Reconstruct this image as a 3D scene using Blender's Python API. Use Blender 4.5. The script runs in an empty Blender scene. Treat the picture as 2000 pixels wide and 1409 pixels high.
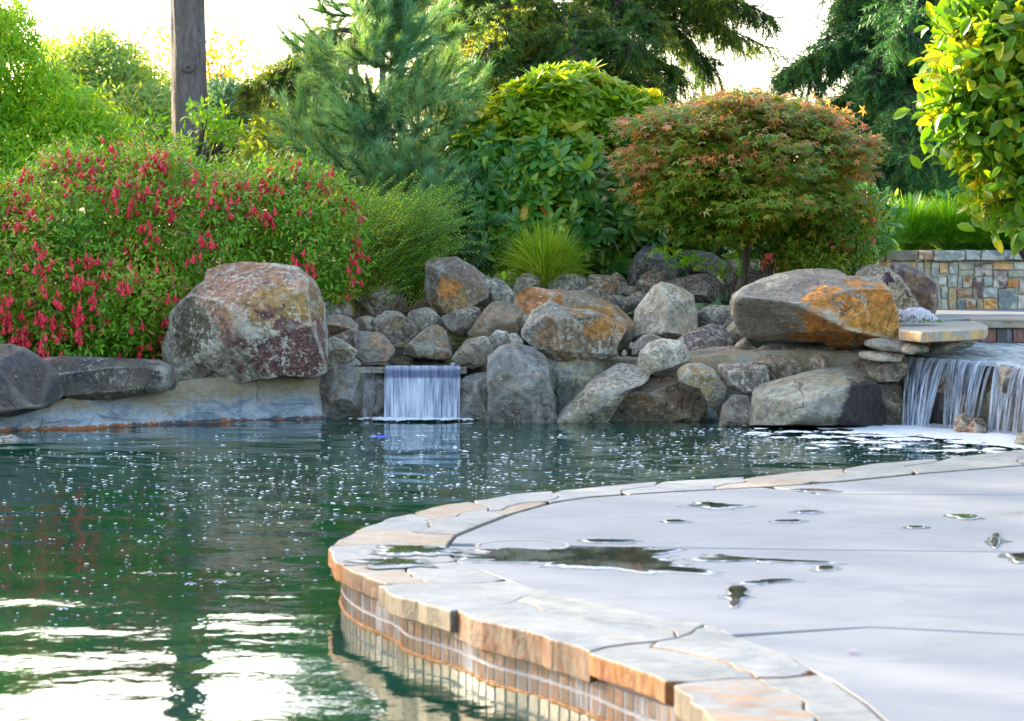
import bpy, bmesh, math, random
import numpy as np
from mathutils import Vector, Matrix

random.seed(7)
rng = np.random.default_rng(11)
S = bpy.context.scene
COL = S.collection
R_ = math.radians

# ------------------------------------------------------------------ camera, sky, sun, exposure
F, CX, HY, CZ = 4800.0, 1000.0, 480.0, 0.85     # lens in photo pixels, horizon row, eye height above the deck
cam_d = bpy.data.cameras.new("camera")
cam = bpy.data.objects.new("camera", cam_d)
COL.objects.link(cam)
cam.location = (0, 0, CZ)
cam.rotation_euler = (R_(90), 0, 0)
cam_d.sensor_width = 36
cam_d.lens = F / 2000 * 36
cam_d.shift_y = -(704.5 - HY) / 2000
cam_d.clip_start = 0.1
cam_d.clip_end = 2000
cam_d.dof.use_dof = True
cam_d.dof.focus_distance = 13.2
cam_d.dof.aperture_fstop = 9.0
S.camera = cam

SUN_AZ, SUN_EL = -48.0, 15.0                     # degrees left of the view direction, above the horizon
world = bpy.data.worlds.new("World")
S.world = world
world.use_nodes = True
wn = world.node_tree
bg = wn.nodes["Background"]
sky = wn.nodes.new("ShaderNodeTexSky")
sky.sky_type = 'NISHITA'
sky.sun_disc = False
sky.sun_elevation = R_(SUN_EL)
sky.sun_rotation = R_(SUN_AZ)
sky.air_density = 0.9
sky.dust_density = 3.0
sky.ozone_density = 0.35
wn.links.new(sky.outputs[0], bg.inputs[0])
bg.inputs[1].default_value = 0.15

sd = bpy.data.lights.new("sun", 'SUN')
sd.energy = 4.5
sd.angle = R_(0.6)
sd.color = (1.0, 0.86, 0.62)
sun = bpy.data.objects.new("sun", sd)
COL.objects.link(sun)
a, e = R_(SUN_AZ), R_(SUN_EL)
sv = Vector((math.sin(a) * math.cos(e), math.cos(a) * math.cos(e), math.sin(e)))
sun.rotation_euler = sv.to_track_quat('Z', 'Y').to_euler()
sun.location = sv * 30

S.view_settings.view_transform = 'Standard'
S.view_settings.look = 'None'
S.view_settings.exposure = 2.62
S.view_settings.gamma = 1
S.view_settings.use_curve_mapping = False
S.cycles.max_bounces = 7
S.cycles.transparent_max_bounces = 24
S.cycles.use_denoising = True

# ------------------------------------------------------------------ helpers: space
def P(x, y, D):
    return np.array([(x - CX) / F * D, D, CZ - (y - HY) / F * D])
def G(x, y, z=0.0):
    D = (CZ - z) * F / (y - HY)
    return np.array([(x - CX) / F * D, D, z])

# ------------------------------------------------------------------ helpers: noise
_pr = np.random.default_rng(5)
_perm = _pr.permutation(256)
_perm = np.concatenate([_perm, _perm, _perm])
_grad = _pr.normal(size=(256, 3)); _grad /= np.linalg.norm(_grad, axis=1)[:, None]
def noise(p):
    p = np.asarray(p, float)
    i = np.floor(p).astype(int); f = p - i
    u = f * f * f * (f * (f * 6 - 15) + 10)
    r = 0
    for dx in (0, 1):
        for dy in (0, 1):
            for dz in (0, 1):
                h = _perm[_perm[_perm[(i[:, 0] + dx) & 255] + ((i[:, 1] + dy) & 255)] + ((i[:, 2] + dz) & 255)]
                g = _grad[h]
                d = (g * (f - np.array([dx, dy, dz]))).sum(1)
                w = (u[:, 0] if dx else 1 - u[:, 0]) * (u[:, 1] if dy else 1 - u[:, 1]) * (u[:, 2] if dz else 1 - u[:, 2])
                r = r + d * w
    return r * 1.6
def fbm(p, o=4):
    p = np.asarray(p, float)
    r = 0; a = 1
    for k in range(o):
        r = r + a * noise(p * 2 ** k + 17.3 * k); a *= 0.5
    return r

# ------------------------------------------------------------------ helpers: objects
def tag(o, label=None, cat=None, group=None, kind=None):
    if label: o["label"] = label
    if cat: o["category"] = cat
    if group: o["group"] = group
    if kind: o["kind"] = kind
    return o
def empty(name, loc=(0, 0, 0), **k):
    o = bpy.data.objects.new(name, None)
    COL.objects.link(o)
    o.location = Vector([float(c) for c in loc])
    return tag(o, **k)
def meshdata(name, v, f, smooth=False, uv=None, mids=None, mats=()):
    v = np.asarray(v, dtype=np.float32)
    me = bpy.data.meshes.new(name)
    if isinstance(f, np.ndarray):
        n = f.shape[1]
        me.vertices.add(len(v)); me.vertices.foreach_set("co", v.ravel())
        me.loops.add(f.size); me.loops.foreach_set("vertex_index", f.ravel().astype(np.int32))
        me.polygons.add(len(f)); me.polygons.foreach_set("loop_start", np.arange(0, f.size, n, dtype=np.int32))
        me.update(calc_edges=True)
    else:
        me.from_pydata(v.tolist(), [], [list(q) for q in f])
        me.update()
    if smooth:
        me.polygons.foreach_set("use_smooth", np.ones(len(me.polygons), bool))
    for m in mats: me.materials.append(m)
    if mids is not None:
        me.polygons.foreach_set("material_index", np.asarray(mids, np.int32))
    if uv is not None:
        l = me.uv_layers.new(name="UVMap")
        vi = np.zeros(len(me.loops), np.int32); me.loops.foreach_get("vertex_index", vi)
        l.data.foreach_set("uv", np.asarray(uv, np.float32)[vi].ravel())
    return me
def mk(name, v, f, mat, parent=None, smooth=False, loc=None, uv=None, mids=None, **k):
    """one mesh object; v in world metres, origin at loc (or the parent's place)"""
    v = np.asarray(v, float)
    mats = mat if isinstance(mat, (list, tuple)) else [mat]
    org = np.zeros(3)
    if loc is not None: org = np.asarray(loc, float)
    me = meshdata(name, v - org, f, smooth, uv, mids, mats)
    o = bpy.data.objects.new(name, me)
    COL.objects.link(o)
    if parent is not None:
        o.parent = parent
        pl = np.array(parent.location)
        if parent.parent is not None: pl = pl + np.array(parent.parent.location)
        o.location = Vector((org - pl).tolist())
    else:
        o.location = Vector(org.tolist())
    return tag(o, **k)
def tube(pts, rad, n=8):
    pts = np.asarray(pts, float); rad = np.asarray(rad, float)
    V = []; Fc = []
    for i, p in enumerate(pts):
        t = pts[min(i + 1, len(pts) - 1)] - pts[max(i - 1, 0)]
        t = t / (np.linalg.norm(t) + 1e-9)
        a = np.cross(t, [0.3, 0.9, 0.1]); a /= np.linalg.norm(a); b = np.cross(t, a)
        for k in range(n):
            w = 2 * math.pi * k / n
            V.append(p + rad[i] * (math.cos(w) * a + math.sin(w) * b))
    for i in range(len(pts) - 1):
        for k in range(n):
            k2 = (k + 1) % n
            Fc.append((i * n + k, i * n + k2, (i + 1) * n + k2, (i + 1) * n + k))
    return np.array(V), np.array(Fc)
def join(parts):
    V = []; Fc = []; o = 0
    for v, f in parts:
        V.append(v); Fc.append(np.asarray(f) + o); o += len(v)
    return np.concatenate(V), np.concatenate(Fc)
def bez(p0, p1, p2, n):
    t = np.linspace(0, 1, n)[:, None]
    return (1 - t) ** 2 * p0 + 2 * t * (1 - t) * p1 + t ** 2 * p2
def unit(v):
    v = np.asarray(v, float)
    return v / (np.linalg.norm(v, axis=-1, keepdims=True) + 1e-9)

# ------------------------------------------------------------------ helpers: materials
class NT:
    def __init__(s, name):
        s.m = bpy.data.materials.new(name); s.m.use_nodes = True
        s.t = s.m.node_tree; s.t.nodes.clear()
        s.out = s.n("ShaderNodeOutputMaterial")
    def n(s, typ, **k):
        x = s.t.nodes.new(typ)
        for a, b in k.items(): setattr(x, a, b)
        return x
    def l(s, a, b): s.t.links.new(a, b)
    def set(s, sock, v):
        if isinstance(v, bpy.types.NodeSocket): s.l(v, sock)
        elif isinstance(v, (tuple, list)) and len(v) == 3 and sock.type == 'RGBA': sock.default_value = (*v, 1)
        else: sock.default_value = v
    def noise(s, co, scale, detail=4, rough=0.55, dist=0.0, col=False):
        x = s.n("ShaderNodeTexNoise"); s.l(co, x.inputs["Vector"])
        x.inputs["Scale"].default_value = scale; x.inputs["Detail"].default_value = detail
        x.inputs["Roughness"].default_value = rough; x.inputs["Distortion"].default_value = dist
        return x.outputs[1 if col else 0]
    def ramp(s, fac, a, b, v0=0.0, v1=1.0):
        x = s.n("ShaderNodeMapRange"); s.l(fac, x.inputs[0])
        x.inputs[1].default_value = a; x.inputs[2].default_value = b; x.inputs[3].default_value = v0; x.inputs[4].default_value = v1
        return x.outputs[0]
    def mix(s, f, a, b, mode='MIX'):
        x = s.n("ShaderNodeMix", data_type='RGBA', blend_type=mode)
        s.set(x.inputs[0], f); s.set(x.inputs[6], a); s.set(x.inputs[7], b)
        return x.outputs[2]
    def math(s, op, a, b=0.0, c=0.0):
        x = s.n("ShaderNodeMath", operation=op)
        s.set(x.inputs[0], a); s.set(x.inputs[1], b)
        if op in ('MULTIPLY_ADD',): s.set(x.inputs[2], c)
        return x.outputs[0]
    def vmul(s, co, v):
        x = s.n("ShaderNodeVectorMath", operation='MULTIPLY'); s.l(co, x.inputs[0]); x.inputs[1].default_value = v
        return x.outputs[0]
    def vadd(s, co, v):
        x = s.n("ShaderNodeVectorMath", operation='ADD'); s.l(co, x.inputs[0]); s.set(x.inputs[1], v)
        return x.outputs[0]
    def dist(s, co, p, sc=(1, 1, 1)):
        a = s.vmul(s.vadd(co, tuple(-c for c in p)), sc)
        x = s.n("ShaderNodeVectorMath", operation='LENGTH'); s.l(a, x.inputs[0])
        return x.outputs["Value"]
    def obj(s): return s.n("ShaderNodeTexCoord").outputs["Object"]
    def bump(s, h, strength, d=0.02, nrm=None):
        x = s.n("ShaderNodeBump"); s.l(h, x.inputs["Height"]); x.inputs["Strength"].default_value = strength
        x.inputs["Distance"].default_value = d
        if nrm: s.l(nrm, x.inputs["Normal"])
        return x.outputs[0]
    def pbr(s, col, rough=0.7, bump=None, spec=0.5, **k):
        x = s.n("ShaderNodeBsdfPrincipled")
        s.set(x.inputs["Base Color"], col); s.set(x.inputs["Roughness"], rough); s.set(x.inputs["Specular IOR Level"], spec)
        if bump is not None: s.l(bump, x.inputs["Normal"])
        for a, b in k.items(): s.set(x.inputs[a.replace("_", " ")], b)
        return x.outputs[0]
    def fin(s, sh): s.l(sh, s.out.inputs[0]); return s.m
    def rand(s):
        """0..1, different for every leaf, whether it is an island of one mesh or an object of its own"""
        g = s.n("ShaderNodeNewGeometry").outputs["Random Per Island"]
        o = s.n("ShaderNodeObjectInfo").outputs["Random"]
        return s.math('FRACT', s.math('ADD', g, o))

def leafmat(name, dark, mid, tip, tip_amt=0.2, transl=0.35, rough=0.45, patch=2.0, spec=0.4, tcol=None):
    t = NT(name)
    geo = t.n("ShaderNodeNewGeometry")
    r = t.rand()
    big = t.noise(geo.outputs["Position"], patch, 2)
    f = t.math('ADD', t.math('MULTIPLY', r, 0.6), t.ramp(big, 0.3, 0.7, -0.1, 0.5))
    c = t.mix(t.ramp(f, 0.1, 0.9), dark, mid)
    r2 = t.math('FRACT', t.math('MULTIPLY', r, 7.31))
    c = t.mix(t.ramp(t.math('ADD', r2, t.ramp(big, 0.35, 0.65, -0.25, 0.25)), 1 - tip_amt, 1 - tip_amt + 0.12), c, tip)
    pb = t.pbr(c, rough, spec=spec)
    tr = t.n("ShaderNodeBsdfTranslucent")
    t.l(t.mix(1.0, c, tcol or (2.0, 1.7, 0.5), 'MULTIPLY'), tr.inputs[0])
    m = t.n("ShaderNodeMixShader"); m.inputs[0].default_value = transl
    t.l(pb, m.inputs[1]); t.l(tr.outputs[0], m.inputs[2])
    return t.fin(m.outputs[0])

def barkmat(name, a, b, sc=(14, 14, 3), bs=0.8):
    t = NT(name); co = t.vmul(t.obj(), sc)
    n = t.noise(co, 1.5, 8, 0.7, 0.6)
    n2 = t.noise(co, 5.0, 4, 0.6)
    return t.fin(t.pbr(t.mix(t.ramp(n, 0.35, 0.65), a, b), 0.9, t.bump(t.math('ADD', n, t.math('MULTIPLY', n2, 0.4)), bs, 0.03), 0.2))

def rockmat(name, c1, c2, stain=None, lichen=0.3, edge=0.5, patches=(), wet=None, layer=0.0, spk=0.0, grey=(0.20, 0.21, 0.22)):
    """c1/c2 stone body, stain blotches, pale lichen crust, pale worn edges, patches=[(centre, radii-scale, colour)]"""
    t = NT(name)
    oi = t.n("ShaderNodeObjectInfo")
    raw = t.obj()
    sh = t.n("ShaderNodeVectorMath", operation='SCALE'); sh.inputs[0].default_value = (13.1, 7.7, 5.3); t.l(oi.outputs["Random"], sh.inputs[3])
    co = t.vadd(raw, sh.outputs[0]) if not patches else raw
    n1 = t.noise(co, 3.2, 6, 0.6, 0.4)
    n2 = t.noise(co, 7.5, 8, 0.65, 0.3)
    n3 = t.noise(co, 26, 8, 0.7)
    n4 = t.noise(co, 90, 4, 0.7)
    c = t.mix(t.ramp(n1, 0.36, 0.62), c1, c2)
    if stain:
        c = t.mix(t.ramp(n2, 0.5, 0.6, 0, 0.85), c, stain)
    for p, s, colr in patches:
        d = t.math('ADD', t.dist(raw, p, s), t.ramp(n2, 0.25, 0.75, -0.75, 0.75))
        cc = t.mix(t.ramp(n3, 0.3, 0.7), tuple(x * 0.72 for x in colr), tuple(min(1, x * 1.25) for x in colr))
        c = t.mix(t.ramp(d, 0.85, 1.02, 1, 0), c, cc)
    c = t.mix(t.ramp(n3, 0.35, 0.68, 0.0, 0.45), c, grey, 'MULTIPLY') if False else t.mix(0.6, c, t.mix(t.ramp(n3, 0.34, 0.68), (0.22, 0.22, 0.23), (1.75, 1.72, 1.62)), 'MULTIPLY')
    # crusty pale lichen in groups
    lm = t.math('ADD', t.math('MULTIPLY', t.noise(co, 42, 6, 0.75), 0.65), t.math('MULTIPLY', n2, 0.35))
    th = 0.62 - lichen * 0.13
    lf = t.ramp(lm, th, th + 0.035)
    c = t.mix(t.math('MULTIPLY', lf, 0.8), c, (0.46, 0.46, 0.43))
    if spk:
        sp = t.ramp(t.noise(co, 60, 4, 0.8), 0.6, 0.66)
        c = t.mix(t.math('MULTIPLY', sp, spk), c, (0.05, 0.035, 0.04))
    # cracks, worn edges and painted crevice shade
    w = t.n("ShaderNodeTexWave"); t.l(co, w.inputs["Vector"]); w.inputs["Scale"].default_value = 2.2; w.inputs["Distortion"].default_value = 14
    w.inputs["Detail"].default_value = 4; w.inputs["Detail Scale"].default_value = 1.4
    ck = t.math('MULTIPLY', t.ramp(w.outputs["Fac"], 0.0, 0.022, 0.7, 0), t.ramp(n1, 0.50, 0.58, 0, 1))
    c = t.mix(ck, c, (0.045, 0.035, 0.03))
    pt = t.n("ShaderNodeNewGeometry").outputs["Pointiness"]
    ed = t.math('MULTIPLY', t.ramp(pt, 0.508, 0.54), edge)
    ed = t.math('MULTIPLY', ed, t.ramp(n2, 0.35, 0.6, 0.2, 1))
    c = t.mix(ed, c, (0.42, 0.42, 0.39))
    c = t.mix(t.ramp(t.noise(co, 14, 6, 0.75, 1.5), 0.58, 0.66, 0, 0.55), c, (0.05, 0.042, 0.036))
    c = t.mix(t.ramp(pt, 0.492, 0.45, 0, 0.7), c, (0.05, 0.045, 0.035))  # concave creases darkened, occlusion put into the stone colour
    rough = t.ramp(n3, 0.3, 0.7, 0.5, 0.8)
    if wet:
        p, s = wet
        d = t.math('ADD', t.dist(raw, p, s), t.ramp(n2, 0.3, 0.7, -0.25, 0.25))
        wf = t.ramp(d, 0.85, 1.0, 1, 0)
        c = t.mix(wf, c, t.mix(0.9, c, (0.012, 0.011, 0.014)))
        rough = t.math('MULTIPLY_ADD', wf, -0.5, rough)
        rough = t.math('MAXIMUM', rough, 0.16)
    h = t.math('ADD', n2, t.math('MULTIPLY', n3, 0.9))
    h = t.math('ADD', h, t.math('MULTIPLY', n4, 0.15))
    h = t.math('ADD', h, t.math('MULTIPLY', ck, -0.5))
    h = t.math('ADD', h, t.math('MULTIPLY', lf, 0.06))
    vo = t.n("ShaderNodeTexVoronoi"); wp = t.n("ShaderNodeVectorMath", operation='ADD'); t.l(co, wp.inputs[0])
    wq = t.vmul(t.noise(co, 4, 3, 0.6, col=True), (0.25, 0.25, 0.25)); t.l(wq, wp.inputs[1]); t.l(wp.outputs[0], vo.inputs["Vector"]); vo.inputs["Scale"].default_value = 5.5
    h = t.math('ADD', h, t.math('MULTIPLY', vo.outputs["Distance"], -1.5))
    vb = t.ramp(vo.outputs["Distance"], 0.6, 0.85, 0, 0.3)
    c = t.mix(vb, c, (0.05, 0.042, 0.036))
    c = t.mix(1.0, c, t.mix(t.math('FRACT', t.math('MULTIPLY', oi.outputs["Random"], 5.7)), (1.22, 1.15, 1.06), (2.15, 2.0, 1.76)), 'MULTIPLY')
    if layer:
        lw = t.noise(t.vmul(raw, (1.5, 1.5, 22)), 1.0, 5, 0.6, 0.8)
        h = t.math('ADD', h, t.math('MULTIPLY', lw, layer))
    return t.fin(t.pbr(c, rough, t.bump(h, 1.0, 0.05), 0.3))

def plain(name, c, rough=0.7, var=0.2, sc=12, bump=0.3, spec=0.4, metal=0.0, c2=None):
    t = NT(name); co = t.obj(); n = t.noise(co, sc, 6, 0.6)
    cc = t.mix(t.ramp(n, 0.3, 0.7), tuple(x * (1 - var) for x in c), c2 or tuple(min(1, x * (1 + var)) for x in c))
    return t.fin(t.pbr(cc, rough, t.bump(n, bump, 0.01), spec, Metallic=metal))

# ================================================================== the setting
WZ = -0.14                                                    # water level; the deck is z = 0
WL = np.array([(-900, 856), (-300, 850), (0, 845), (250, 835), (450, 825), (660, 818), (900, 816), (1100, 824), (1300, 833), (1480, 835), (1720, 838), (1850, 845), (2000, 858), (2400, 890), (3000, 950)], float)
WLW = np.array([G(x, y, WZ)[:2] for x, y in WL])              # the far shore in metres
def shore(X):
    return np.interp(X, WLW[:, 0], WLW[:, 1])
def slope_z(k):
    return np.interp(k, [-0.4, 0.0, 0.12, 0.5, 1.3, 2.1, 3.1, 6, 25, 80], [-1.0, -0.5, -0.1, 0.08, 0.30, 0.46, 0.56, 0.62, 0.7, 0.6])

# ---- ground
M_soil = None
t = NT("soil"); co = t.obj(); n = t.noise(co, 30, 8, 0.7); n2 = t.noise(co, 1.5, 3)
M_soil = t.fin(t.pbr(t.mix(t.ramp(n, 0.35, 0.7), (0.018, 0.012, 0.008), (0.085, 0.055, 0.035)), 0.9, t.bump(n, 1.0, 0.05), 0.2))
xs = np.concatenate([np.linspace(-150, -6, 14), np.linspace(-5.5, 7.5, 131), np.linspace(8, 150, 14)])
ks = np.concatenate([np.linspace(-0.4, 4, 56), np.linspace(4.4, 12, 14), np.linspace(14, 240, 14)])
X, K = np.meshgrid(xs, ks)
Y = shore(X) + K
def bshift(x, y): return np.interp(x / y * F + CX, [640, 720, 1050, 1120, 1700], [0, 0.22, 0.22, 0.42, 0.5])
Z = slope_z(K - bshift(X, Y) - 0.06) + 0.05 * fbm(np.stack([X.ravel(), Y.ravel(), 0 * X.ravel()], 1) * 1.3, 3).reshape(X.shape) * (K > 0.3)
ch = np.exp(-((X + 0.52) / 0.30) ** 2) * (K < 2.2) * np.interp(K, [0, 2.2], [1, 0.3])          # the stream bed
Z = Z - 0.12 * ch
pat = (X > 1.95) & (K > 0.15)
Z = np.where(pat, np.minimum(Z, 0.02 + 0 * Z), Z)
Z = np.where((X > 1.95) & (Y > 18.7), 0.66, Z)
V = np.stack([X.ravel(), Y.ravel(), Z.ravel()], 1)
nx, nk = len(xs), len(ks)
idx = np.arange(nx * nk).reshape(nk, nx)
Fq = np.stack([idx[:-1, :-1].ravel(), idx[:-1, 1:].ravel(), idx[1:, 1:].ravel(), idx[1:, :-1].ravel()], 1)
mk("garden_ground", V, Fq, M_soil, smooth=True, kind="structure")
def ground_z(x, y):
    return float(slope_z(np.array([y - shore(x)]))[0])
# pool floor so that nothing is open below
mk("pool_floor", [(-30, -6, -1.2), (30, -6, -1.2), (30, 16, -1.2), (-30, 16, -1.2)], [(0, 1, 2, 3)], plain("pool_plaster", (0.03, 0.09, 0.08)), kind="structure")

# ---- pool water
t = NT("pool_water"); co = t.obj()
lw = t.n("ShaderNodeLayerWeight"); lw.inputs[0].default_value = 0.5
wv = t.noise(t.vmul(co, (1, 1, 1)), 9.0, 3, 0.5, 0.2)
wv2 = t.noise(t.vmul(co, (1, 1, 1)), 30.0, 2, 0.5)
far = t.ramp(t.n("ShaderNodeSeparateXYZ").outputs[1], 6, 12)
sep = [x for x in t.t.nodes if x.bl_idname == "ShaderNodeSeparateXYZ"][0]; t.l(co, sep.inputs[0])
b1 = t.bump(t.math('ADD', t.math('MULTIPLY', wv, 0.8), t.math('MULTIPLY', t.math('MULTIPLY', wv2, 0.12), t.ramp(far, 0, 1, 0.15, 1))), 0.14, 0.02)
cl = t.noise(co, 0.6, 2)
M_water = t.fin(t.pbr(t.mix(t.ramp(cl, 0.35, 0.65), (0.001, 0.040, 0.022), (0.002, 0.050, 0.034)), 0.02, b1, 0.5, IOR=1.38))
gx = np.arange(-4.2, 4.8, 0.03); gy = np.concatenate([np.arange(2.2, 8, 0.022), np.arange(8, 15.4, 0.04)])
X, Y = np.meshgrid(gx, gy)
Z = np.zeros_like(X)
wr = np.random.default_rng(3)
def rip(cx, cy, lam, amp, ph):
    r = np.hypot(X - cx, Y - cy) + 0.06 * np.sin(X * 2.1 + ph) + 0.05 * np.sin(Y * 2.9 + ph)
    return amp * np.sin(2 * math.pi * r / lam + ph)
nearw = np.interp(Y, [3, 6, 9, 14], [0.7, 0.8, 1.25, 1.9])
for k in range(12):
    th = wr.uniform(-0.7, 0.7); lam = wr.uniform(0.22, 0.8)
    Z += 0.0042 * lam / 2 / math.pi * np.sin(2 * math.pi / lam * (X * math.sin(th) + Y * math.cos(th)) + wr.uniform(0, 6) + 0.8 * np.sin(X * wr.uniform(.5, 1.6) + wr.uniform(0, 6)))
Z += rip(-0.5, 14.2, 0.16, 0.00028, 0) * np.interp(Y, [6, 12], [0.1, 1])
Z += rip(2.3, 13.3, 0.19, 0.0004, 2) * np.interp(Y, [5, 12], [0.1, 1])
Z += rip(2.9, 12.6, 0.37, 0.0006, 1) * np.interp(Y, [5, 12], [0.3, 1])
Z += rip(-2.1, 4.4, 0.10, 0.00035, 1) * np.exp(-((X + 1.3) ** 2 + (Y - 4.8) ** 2) / 0.25)
Z = WZ + Z * nearw
V = np.stack([X.ravel(), Y.ravel(), Z.ravel()], 1)
nx, nk = len(gx), len(gy); idx = np.arange(nx * nk).reshape(nk, nx)
Fq = np.stack([idx[:-1, :-1].ravel(), idx[:-1, 1:].ravel(), idx[1:, 1:].ravel(), idx[1:, :-1].ravel()], 1)
mk("pool_water", V, Fq, M_water, smooth=True, kind="structure")
outer = [(-30, -6), (30, -6), (30, 15.3), (-30, 15.3)]
inner = [(-4.17, 2.22), (4.73, 2.22), (4.73, 15.3), (-4.17, 15.3)]
mk("pool_water_margin", [(x, y, WZ - 0.004) for x, y in outer + inner], [(0, 1, 5, 4), (1, 2, 6, 5), (3, 0, 4, 7)], M_water, kind="structure")

# ---- pool deck
def concrete():
    t = NT("concrete"); co = t.obj()
    n = t.noise(co, 2.2, 6, 0.6); f = t.noise(co, 160, 3, 0.6); sp = t.noise(co, 38, 3, 0.7)
    c = t.mix(t.ramp(n, 0.3, 0.7), (0.175, 0.185, 0.205), (0.26, 0.265, 0.28))
    c = t.mix(t.ramp(sp, 0.70, 0.74, 0, 0.5), c, (0.36, 0.27, 0.18))
    st_ = t.noise(t.vmul(co, (0.8, 1.6, 1)), 3.1, 8, 0.72, 1.5)
    c = t.mix(t.ramp(st_, 0.48, 0.62, 0, 0.6), c, (0.155, 0.165, 0.18))
    c = t.mix(t.ramp(f, 0.35, 0.65, 0.0, 0.25), c, (0.20, 0.20, 0.22))
    damp = t.noise(t.vmul(co, (1.0, 0.8, 1)), 1.4, 6, 0.62, 0.5)
    sepp = t.n("ShaderNodeSeparateXYZ"); t.l(co, sepp.inputs[0])
    zone = t.ramp(t.dist(co, (0.75, 6.9, 0), (0.9, 0.5, 0)), 0.5, 1.6, 0.10, -0.06)
    dm = t.ramp(t.math('ADD', damp, zone), 0.60, 0.64)
    c = t.mix(t.math('MULTIPLY', dm, 0.35), c, (0.18, 0.19, 0.20))
    rg = t.math('MULTIPLY_ADD', dm, -0.22, 0.55)
    return t.fin(t.pbr(c, rg, t.bump(t.math('ADD', f, t.math('MULTIPLY', n, 2.0)), 0.12, 0.004), 0.5))
M_conc = concrete()
M_mortar = plain("mortar", (0.26, 0.24, 0.19), 0.9, 0.3, 60)
M_dark = plain("joint_filler", (0.03, 0.035, 0.05), 0.9)
OUT = [(3200, 770), (2600, 815), (2250, 851), (2100, 869), (2000, 880), (1900, 891), (1820, 899), (1780, 902), (1700, 909), (1650, 917), (1560, 922), (1500, 930), (1400, 937), (1300, 942), (1200, 950), (1100, 960), (1060, 963), (1000, 968), (950, 978), (900, 984), (860, 990), (830, 998), (790, 1008), (760, 1014), (730, 1026), (700, 1036), (675, 1050), (655, 1062), (645, 1072), (645, 1082), (655, 1098), (678, 1114), (704, 1126), (755, 1144), (768, 1162), (830, 1178), (893, 1196), (920, 1212), (959, 1222), (1038, 1240), (1085, 1256), (1120, 1264), (1148, 1276), (1186, 1294), (1250, 1312), (1312, 1340), (1345, 1370), (1380, 1400), (1440, 1465), (1560, 1600), (1800, 1900)]
INN = [(3200, 790), (2600, 838), (2250, 876), (2100, 899), (2000, 910), (1900, 918), (1800, 926), (1640, 942), (1490, 952), (1300, 962), (1150, 972), (1080, 982), (1000, 1004), (932, 1030), (888, 1048), (872, 1066), (876, 1085), (895, 1102), (944, 1116), (1024, 1148), (1140, 1176), (1280, 1208), (1391, 1225), (1431, 1245), (1538, 1283), (1578, 1310), (1617, 1326), (1645, 1346), (1681, 1370), (1717, 1402), (1760, 1440), (1900, 1560), (2200, 1900)]
def dense(pts, step=0.02):
    W = np.array([G(x, y)[:2] for x, y in pts])
    s = np.concatenate([[0], np.cumsum(np.linalg.norm(np.diff(W, axis=0), axis=1))])
    q = np.arange(0, s[-1], step)
    return np.stack([np.interp(q, s, W[:, 0]), np.interp(q, s, W[:, 1])], 1)
DO, DI = dense(OUT), dense(INN)
def near(D, px): g = G(*px)[:2]; return int(np.argmin(((D - g) ** 2).sum(1)))
CUTS = [((3200, 770), (3200, 790)), ((2600, 815), (2600, 838)), ((2250, 851), (2300, 871)), ((2020, 878), (2000, 910)), ((1830, 898), (1780, 928)), ((1648, 917), (1560, 947)), ((1450, 933), (1400, 957)), ((1290, 943), (1215, 968)), ((1080, 962), (1060, 986)),
        ((905, 983), (985, 1009)), ((800, 1006), (932, 1030)), ((704, 1034), (888, 1048)), ((646, 1070), (872, 1066)), ((668, 1108), (893, 1101)), ((757, 1146), (1000, 1138)), ((893, 1196), (1080, 1162)), ((1150, 1277), (1391, 1226)), ((1312, 1340), (1600, 1319)), ((1440, 1465), (1790, 1465)), ((1800, 1900), (2200, 1900))]
def stone_mat(name, a, b, c3=None, thr=0.6, sc=3.0, rough=0.55, lay=0.5):
    t = NT(name); oi = t.n("ShaderNodeObjectInfo")
    sh = t.n("ShaderNodeVectorMath", operation='SCALE'); sh.inputs[0].default_value = (9.1, 7.7, 3.3); t.l(oi.outputs["Random"], sh.inputs[3])
    co = t.vadd(t.obj(), sh.outputs[0])
    n = t.noise(co, sc, 6, 0.62, 1.2); n2 = t.noise(co, 16, 8, 0.7, 0.5)
    n3 = t.noise(t.vmul(co, (1, 2.2, 1)), 5, 6, 0.6, 2.5)
    c = t.mix(t.ramp(n, 0.38, 0.62), a, b)
    if c3: c = t.mix(t.ramp(n3, thr - 0.04, thr + 0.05), c, c3)
    c = t.mix(0.6, c, t.mix(t.ramp(n2, 0.3, 0.7), (0.55, 0.55, 0.56), (1.45, 1.45, 1.42)), 'MULTIPLY')
    if name.startswith('flag'): c = t.mix(t.ramp(t.noise(co, 1.7, 4, 0.6, 2.0), 0.45, 0.62, 0, 0.35), c, (0.36, 0.36, 0.35))
    v = t.ramp(t.math('ABSOLUTE', t.math('SUBTRACT', n3, 0.5)), 0.0, 0.02, 0.5, 0)
    c = t.mix(v, c, tuple(x * 0.35 for x in a))
    h = t.math('ADD', t.math('MULTIPLY', n3, 0.8), t.math('MULTIPLY', n2, 0.35))
    return t.fin(t.pbr(c, rough, t.bump(h, lay, 0.012), 0.5))
T_pale = stone_mat("flagstone_pale_grey", (0.187, 0.203, 0.211), (0.289, 0.289, 0.281), (0.265, 0.226, 0.187))
T_cream = stone_mat("flagstone_cream", (0.226, 0.218, 0.195), (0.304, 0.296, 0.265), (0.172, 0.195, 0.203), 0.55)
T_peach = stone_mat("flagstone_peach", (0.304, 0.218, 0.140), (0.281, 0.250, 0.211), (0.312, 0.179, 0.086), 0.60)
T_orange = stone_mat("flagstone_orange_patch", (0.281, 0.265, 0.226), (0.242, 0.250, 0.234), (0.390, 0.179, 0.047), 0.50, 2.0)
E_green = stone_mat("cleft_edge_grey_green", (0.159, 0.131, 0.093), (0.218, 0.175, 0.130), None, 0.6, 8, 0.6, 0.7)
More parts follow.
